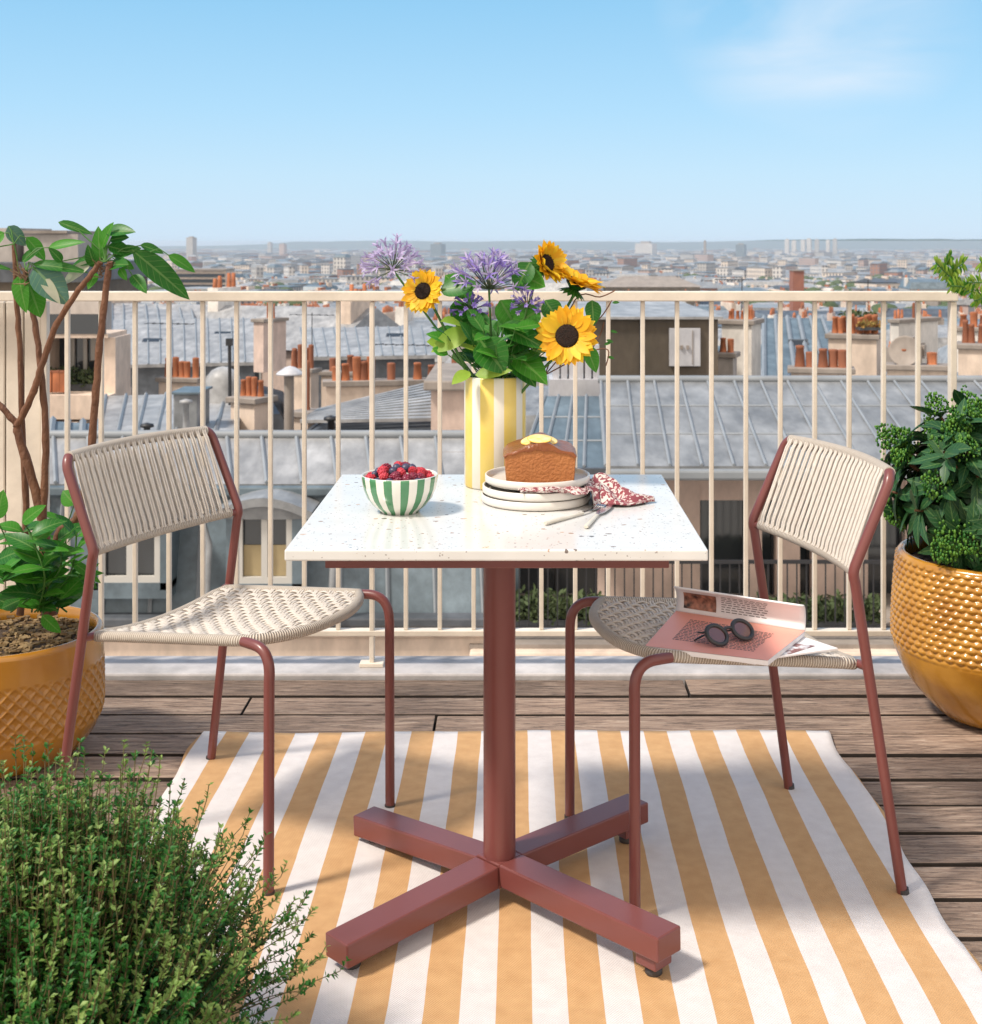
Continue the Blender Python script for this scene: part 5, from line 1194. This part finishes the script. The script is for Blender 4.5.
for px in (49,57,64):
    q=empty('terrace_planter',P(px,392,32.9),{49:'left',57:'middle',64:'right'}[px]+' one of three square terracotta planters on the far left balcony','planter','terracotta planters on the far balcony'); m=MB(); c=P(px,392,33.05); m.box(c+V((0,0,.25)),(.17,.17,.5)); part(m,'box','terra',q); m=MB(); m.box(c+V((0,0,.52)),(.19,.19,.04)); part(m,'rim','terrad',q)
hedge(PX(42,33.8),PX(96,33.8),33.6,34.0,PZ(392,33.8),PZ(368,33.8),'dark bushy plants on the far left balcony',n=500,ls=.12,name='balcony_shrubs')
# --- right hand middle distance
e=empty('brown_roof_block',P(650,380,30),'dark brown rendered rooftop block with a white metal panel','building')
y_=29.; a,b=PX(560,y_),PX(718,y_); m=MB(); rbox(m,a,b,y_,y_+6,-6,PZ(319,y_)); part(m,'wall','wallE',e)
m=MB(); rbox(m,a-.1,b+.1,y_-.12,y_+7.5,PZ(319,y_),PZ(316.5,y_)); part(m,'roof_edge','zincC',e)
m=MB(); m.box((PX(684.5,y_),y_-.05,PZ(347,y_)),(PX(700,y_)-PX(669,y_),.08,PZ(328,y_)-PZ(366,y_))); q_=part(m,'white_panel','white_panel',e,bevel=.01)
m=MB(); 
for px in (676,692): rbox(m,PX(px,y_)-.008,PX(px,y_)+.008,y_-.11,y_-.09,PZ(364,y_),PZ(330,y_))
for px in (681,687): rbox(m,PX(px,y_)-.03,PX(px,y_)+.03,y_-.13,y_-.1,PZ(349,y_),PZ(345,y_))
q=m.build('panel_fittings','stone'); q.parent=q_
for px in (640.5,): m=MB(); rbox(m,PX(px,y_)-.02,PX(px,y_)+.02,y_-.03,y_-.005,-3,PZ(320,y_)); part(m,'wall_joint','iron',e)
m=MB(); rbox(m,PX(700,y_)+.0,b,y_-.001-.02,y_-.002,-3,-2.99); 
e=empty('white_vent_box',P(588,385,24),'ribbed white metal box at the edge of the right zinc roof','vent')
m=MB(); 
for i in range(6): a=PX(553+i*8,24); rbox(m,a,a+.115,24,24.6,PZ(386,24)-.2,PZ(345,24))
part(m,'ribs','white_panel',e); m=MB(); rbox(m,PX(552,24)-.05,PX(601,24),23.9,24.8,PZ(386,24)-.3,PZ(379,24)); part(m,'base','white_panel',e)
stack(720,763,319,378,34,'tall bright chimney slab with small orange pots right of the brown block',7,.28,dep=1.0,rot=R(-24),m_='wallD',pr=.10)
stack(716,738,352,382,31.5,'small rounded stack with two orange pots beside the brown block',2,.35,dep=.5,rot=R(-20),m_='wallC')
thing_quad('steep_zinc_roof','large blue-grey zinc slope between the chimney stacks on the right','roof',(764,383,36),(845,383,36),(822,318,44),(764,318,44),5,'zincB',wallm='zincD',sr=.07,down=3)
stack(826,884,333,374,33,'broad cream chimney stack topped with many orange pots and rusty plants',7,.42,dep=1.0,rot=R(-22),m_='wallA',rows=2)
stack(790,852,367,384,29,'low long cream stack with five pots in front of the broad one',5,.42,dep=.5,rot=R(-12),m_='wallA',pm='terrad')
stack(886,950,364,382,30,'low cream stack with one short orange pot right of the broad stack',2,.35,dep=.6,rot=R(-14),m_='wallA')
stack(893,936,318,352,42,'grey and white stack with a row of rust pots further back',5,.5,dep=2.2,rot=R(-50),m_='wallD',pm='terrad')
stack(954,1000,343,384,32,'cream stack at the right edge with three brown pots',4,.5,dep=1.0,rot=R(-22),m_='wallA',pm='terrad')
stack(955,1010,327,350,40,'pale stack at the right edge behind, with small pots in a row',5,.4,dep=.8,rot=R(-20),m_='wallD')
hedge(PX(850,33.6),PX(882,33.6),33.9,34.5,PZ(331,33.6),PZ(313,33.6),'dark green rooftop bush behind the broad chimney stack',n=260,ls=.12,name='rooftop_bush')
hedge(PX(858,32.5),PX(884,32.5),32.3,32.8,PZ(330,32.5),PZ(322,32.5),'rust coloured plants on the broad chimney stack',m_='autumn',n=160,ls=.09,name='rooftop_plants')
e=empty('satellite_dish',P(872,345,30),'round grey satellite dish among the stacks on the right','dish')
m=MB(); ax=Matrix.Rotation(R(70),3,'X')@Matrix.Rotation(R(-20),3,'Y'); m.lathe([(0,0),(.2,.02),(.33,.07),(.36,.1),(.33,.085),(.2,.035),(0,.015)],24,P(905,352,30),axis=ax); part(m,'dish','stone',e); m=MB(); m.tube([P(905,352,30.1),P(907,375,30.2)],.04,8); part(m,'mast','iron',e)
e=empty('roof_ducts',P(905,350,31),'cluster of dark machine parts between the white stacks','machinery')
m=MB()
for k in range(9): m.box(P(U(893,922),U(345,362),U(30.5,31.5)),(U(.15,.4),U(.2,.4),U(.15,.5)),U(0,1))
part(m,'machine_parts','stone',e)
thing_quad('back_zinc_roof','blue zinc roof strip behind the low stacks on the right','roof',(780,400,26),(1010,400,26),(1000,372,36),(790,372,36),9,'zincA',wallm='wallC',down=3)

def skylight(px,py,d_,label,w_=.6,h_=.8,rz=0,pitch=12):
    e_=empty('skylight',P(px,py,d_),label,'skylight'); mt=Matrix.Rotation(R(rz),3,'Z')@Matrix.Rotation(R(pitch),3,'X'); c=P(px,py,d_)
    m=MB(); m.box(c,(w_,h_,.14),mtx=mt); f_=part(m,'frame','zincD',e_,bevel=.01); m=MB(); m.box(c+mt@V((0,0,.078)),(w_-.12,h_-.12,.012),mtx=mt); part(m,'pane','glass',e_)
skylight(150,345,60.5,'small dark skylight low on the broad pale zinc roof',.9,1.1,pitch=24)
skylight(222,338,62,'small dark skylight high on the broad pale zinc roof',.9,1.1,pitch=24)
skylight(395,340,60,'small dark skylight on the light roof above the chimney pots',.9,1.1,pitch=24)
skylight(800,350,40.2,'small dark skylight on the steep blue zinc roof',.6,.8,pitch=42)
def antenna(px,py,d_,h_,label,n=6):
    e_=empty('roof_antenna',P(px,py,d_),label,'antenna'); c=P(px,py,d_); m=MB(); h_*=.62; m.tube([c-V((0,0,.8)),c+V((0,0,h_))],.013,5); part(m,'mast','iron',e_)
    m=MB(); m.tube([c+V((-.7,.2,h_*.93)),c+V((.7,-.2,h_*.93))],.009,4)
    for i in range(n): o_=V((-.6+1.2*i/(n-1),.17-.34*i/(n-1),h_*.93)); m.tube([c+o_+V((-.08,-.25,0)),c+o_+V((.08,.25,0))],.007,4)
    part(m,'aerial','iron',e_)
antenna(170,355,36,1.5,'thin comb antenna rising from the wide low stack on the left')
antenna(405,378,29.5,1.3,'thin comb antenna above the cream parapet wall')
antenna(742,312,35,1.5,'thin comb antenna above the bright chimney slab')
antenna(868,318,34,1.6,'thin comb antenna above the broad chimney stack on the right')
antenna(312,345,40,1.6,'thin comb antenna between the two small stacks behind the white cap')
# --- procedural rows of buildings
def zroof(y_): return ip([(50,-5.2),(100,-6.6),(150,-8.6),(250,-12.0),(450,-17),(700,-22),(1400,-30),(2500,-35),(4000,-38),(7600,-42)],y_)
WN=['wallA','wallB','wallC','wallD']; WF=['fwA','fwB','fwC','fwD','fwA','fwB','fwE']; ZN=['zincA','zincB','zincC','zincC','zincD','zincA']
cands=[]; y_=62.
while y_<6900:
    step=(13 if y_<260 else 17 if y_<900 else y_*.024)
    lo,hi=-.47*y_-15,.44*y_+15; x=lo+U(-8,0)
    while x<hi:
        sc_=1 if y_<900 else y_/900*.8
        wd=U(9,20)*max(1,sc_*.7); dp=step*U(.75,.98)
        zr_=zroof(y_)+random.gauss(0,1.3*max(1,min(2.2,y_/900))); 
        if random.random()<.05 and y_>220: zr_+=U(2,5)*(1 if y_<900 else 1.6)
        cap_=CH-(2.6/FPX)*y_ if y_<5000 else CH-1.6/FPX*y_
        zr_=min(zr_,cap_)
        rot=math.radians(-22+14*math.sin(x*.006+y_*.0023))+U(-.1,.1)
        if random.random()<.3: rot+=R(45)*U(.3,1)
        cands.append((x+wd/2,y_+U(-3,3),wd,dp,zr_,rot)); x+=wd*U(1.0,1.25)+(U(3,9)*sc_ if random.random()<.22 else 0)
    y_+=step
def body(m_w,m_r,m_p,x,y,wd,dp,zr_,rot,wi,zi,typ,ctr,near):
    # walls
    base=gz(y)-1; hz=zr_-(2.6 if typ==0 else .5 if typ==1 else 2.0)
    m_w.box((x,y,(base+hz)/2),(wd,dp,hz-base),rot,wi)
    rm=Matrix.Rotation(rot,3,'Z'); c=V((x,y,0))
    def ring(fx,fy,z): return [c+rm@V((sx*wd/2*fx,sy*dp/2*fy,0))+V((0,0,z)) for sx,sy in((-1,-1),(1,-1),(1,1),(-1,1))]
    if typ==0: rr=[ring(1.02,1.02,hz),ring(.9,.86,hz+1.9),ring(.82,.1,zr_)]
    elif typ==1: rr=[ring(1.03,1.03,hz),ring(1.03,1.03,zr_)]
    else: rr=[ring(1.04,1.06,hz),ring(1.04,.04,zr_)]
    vs=[p for r_ in rr for p in r_]; k=len(rr); fs=[(4*j+i,4*j+(i+1)%4,4*j+4+(i+1)%4,4*j+4+i) for j in range(k-1) for i in range(4)]+[(4*k-4,4*k-3,4*k-2,4*k-1)]
    m_r.add(vs,fs,zi)
    return rm,c,hz
key=lambda q:(q[2]*4)/(q[1]**2)*(1 if abs((q[0]/q[1])-(-.01))<.42 else 0)
cands.sort(key=lambda q:q[1]); 
near=[q for q in cands if -.42<q[0]/q[1]<.38][:250]; ns_=set(id(q) for q in near)
adj=['cream','pale','grey','pinkish','light','sandy']; LAB=['cream stone city building under a grey zinc mansard roof','city building with flat roof among the zinc roofs','gabled city building with seamed zinc roof']
GRP='city buildings beyond the nearby roofs'
winproto=None
def window_at(p,rz,parent):
    global winproto
    if winproto is None:
        m=MB(); m.box((0,0,0),(1.15,.10,1.7)); f_=m.build('window','wframe'); 
        m=MB(); m.box((-.26,-.06,0),(.42,.04,1.5)); m.box((.26,-.06,0),(.42,.04,1.5)); g_=m.build('pane','glass'); g_.parent=f_; winproto=f_; o=f_
    else:
        o=winproto.copy(); COL.objects.link(o); g_=winproto.children[0].copy(); COL.objects.link(g_); g_.parent=o
    o.parent=parent; o.location=p-V(parent.location); o.rotation_euler=(0,0,rz)
for i,(x,y,wd,dp,zr_,rot) in enumerate(near):
    typ=random.choices((0,1,2),(5,2,3))[0]; e=empty('city_building',(x,y,gz(y)),LAB[typ],'building',['zinc mansard buildings beyond the nearby roofs','flat roofed buildings beyond the nearby roofs','gabled buildings beyond the nearby roofs'][typ])
    mw,mr=MB(),MB(); rm,c,hz=body(mw,mr,None,x,y,wd,dp,zr_,rot,0,0,typ,None,True)
    wm=random.choice(WN) if y<170 else random.choice(WF[:5])
    part(mw,'wall',wm,e); rf=part(mr,'roof',random.choice(ZN),e)
    if y<170:
        for fl in range(2):
            nW=int(wd/2.6)
            for q in range(nW):
                if random.random()<.15: continue
                p=c+rm@V(((q+.5)/nW*wd-wd/2,-dp/2-.01,0))+V((0,0,hz-1.6-fl*3.1)); window_at(p,rot,e)
    nch=random.choice((1,2,2,3)) if y<330 else random.choice((0,1,1))
    for q in range(nch):
        m=MB(); px_=(-wd/2+.4) if q==0 else (wd/2-.4) if q==1 else U(-wd/4,wd/4); L_=min(dp*.6,U(1.6,4.5)); o_=c+rm@V((px_,U(-dp*.15,dp*.15),0)); zt_=zr_+U(.3,1.1)
        m.box((o_.x,o_.y,zt_-2.),(.7,L_,4.),rot); ch=part(m,'chimney',random.choice(['wallA','wallB','wallD','stone']),e); ch.parent=e
        m=MB(); n_=int(L_/.45)
        for k in range(n_):
            if random.random()<.15: continue
            pp=o_+rm@V((0,(k+.5)/n_*L_-L_/2,0)); h=U(.45,.9); m.lathe([(0,h),(.11,h),(.15,0)],6,(pp.x,pp.y,zt_),mi=random.choice((0,0,1)))
        if m.v: q_=m.build('pots',['terra','terrad']); q_.parent=ch; q_['kind']='stuff'
mw,mr=MB(),MB(); mp_=MB()
for q in cands:
    if id(q) in ns_: continue
    x,y,wd,dp,zr_,rot=q; typ=random.choices((0,1,2),(4,4 if y>600 else 2,3))[0]
    if y>900 and random.random()<.10: wd*=.5; zr_=min(zr_+U(4,10),CH-1.2/FPX*y)
    rm,c,hz=body(mw,mr,None,x,y,wd,dp,zr_,rot,random.randrange(len(WF)),random.randrange(len(ZN)),typ,None,False)
    if y<900:
        for k in range(random.choice((1,2,2))): o_=c+rm@V((U(-.45,.45)*wd,0,0)); mp_.box((o_.x,o_.y,zr_-.4),(.8,min(dp*.5,4),2.6),rot,random.choice((0,0,1,2)))
mw.build('far_city_walls',WF,label='mass of distant pale city buildings fading towards the hills',cat='city',kind='stuff')
mr.build('far_city_roofs',ZN,label='mass of distant zinc and flat roofs of the far city',cat='roofs',kind='stuff')
mp_.build('far_chimneys',['wallA','wallD','terra'],label='mass of small chimneys on the distant roofs',cat='chimneys',kind='stuff')
# distant trees between the houses
mb=MB(); random.seed(55)
for k in range(260):
    y_=U(260,5000) if k>60 else U(220,900); x=U(-.42,.38)*y_; n_=9; s_=1 if y_<1000 else y_/1000
    for j in range(n_):
        mb.sphere((x+U(-9,9)*s_,y_+U(-5,5),zroof(y_)-1.2*s_+U(-2,1.2)),U(2.2,4.)*s_**.6,7,5,sc=(1,1,.75),mi=0)
mb.build('far_trees','tree',label='dark green tree clumps scattered between distant buildings',cat='trees',kind='stuff')
# landmarks
def tower(px,wpx,yt,d_,label,m_='fwB',name='tower_block',cat='tower'):
    e=empty(name,(PX(px,d_),d_,gz(d_)),label,cat); m=MB(); w_=wpx/FPX*d_; zt_=PZ(yt,d_); m.box((PX(px,d_),d_,(zt_+gz(d_))/2),(w_,w_*.8,zt_-gz(d_)),R(-25)); part(m,'wall',m_,e)
    m=MB(); m.box((PX(px,d_),d_,zt_+w_*.06),(w_*.5,w_*.4,w_*.12),R(-25)); part(m,'roof','stone',e)
tower(191.5,8,237.5,2300,'lone hazy tower standing above the skyline at the left','fwC')
for px,w_,yt,lb in ((787,4,239.5,'leftmost of the hazy high-rise cluster'),(794,4,240.5,'second tower from the left in the high-rise cluster'),(803,4,240,'third tower from the left in the high-rise cluster'),(809,4.5,239,'fourth tower from the left in the high-rise cluster'),(817,4,239.5,'fifth tower of the high-rise cluster'),(828,3.5,240,'sixth tower of the high-rise cluster'),(835,4,239,'rightmost tower of the hazy high-rise cluster')):
    tower(px,w_,yt,3600,lb,random.choice(('fwB','fwC')))
tower(705,2.2,240.5,2600,'thin dark spire on the skyline right of the bouquet','stone',name='spire_tower')
tower(646,18,243.5,3800,'long white apartment slab on the skyline right of the sunflowers','fwB')
tower(741,9,244.5,3300,'squat blue-grey tower on the skyline centre right','zincB')
tower(438,12,244,3300,'squat blue-grey block on the skyline left of the bouquet centre','zincB')
tower(270,4,242.5,3600,'slim pale tower on the skyline above the railing left','fwC')
tower(283,6,244,3300,'pair-sized pinkish tower on the skyline above the railing left','fwD')
e=empty('apartment_block',(PX(200,520),520,gz(520)),'long beige apartment block with balcony bands beyond the left railing','building')
m=MB(); a,b=PX(176,520),PX(226,520); rbox(m,a,b,520,534,gz(520),PZ(270.5,520)); part(m,'wall','wallA',e)
for k in range(4): m=MB(); zz=PZ(273+k*5.4,520); rbox(m,a+.4,b-.4,519.6,519.95,zz-1.6,zz-.3); part(m,'window_band','glass',e)
m=MB(); rbox(m,a-.5,b+.5,519,535,PZ(270.5,520),PZ(269,520)); part(m,'roof','stone',e)
e=empty('brick_tower',(PX(800,230),230,gz(230)),'small red brick rooftop tower below the hazy high-rise cluster','building')
m=MB(); rbox(m,PX(793,230),PX(804,230),230,233,gz(230),PZ(271,230)); part(m,'wall','wallF',e); m=MB(); rbox(m,PX(792.5,230),PX(804.5,230),229.8,233.2,PZ(271,230),PZ(270,230)); part(m,'coping','stone',e)
e=empty('brown_long_building',(PX(655,330),330,gz(330)),'long low brown roofed building just above the handrail','building')
m=MB(); rbox(m,PX(605,330),PX(700,330),330,345,gz(330),PZ(287,330)); part(m,'wall','wallE',e); m=MB(); A_,B_=P(602,287,330),P(703,287,330); m.add([A_,B_,B_+V((-6,10,2.5)),A_+V((6,10,2.5)),A_+V((0,20,0)),B_+V((0,20,0))],[(0,1,2,3),(3,2,5,4),(0,3,4),(1,5,2)]); part(m,'roof','autumnr' if 'autumnr' in M else 'stone',e)
# ------------------------------------------------------------------ haze
hm=bpy.data.materials.new('haze_air'); hm.use_nodes=True; n_=hm.node_tree.nodes; n_.remove(n_['Principled BSDF']); pv=n_.new('ShaderNodeVolumePrincipled')
pv.inputs['Color'].default_value=(.84,.92,1,1); pv.inputs['Density'].default_value=.00015; pv.inputs['Anisotropy'].default_value=.2
hm.node_tree.links.new(pv.outputs[0],n_['Material Output'].inputs['Volume'])
mb=MB(); mb.box((0,5400,-34),(32500,11500,80)); h=mb.build('haze',hm,kind='stuff')
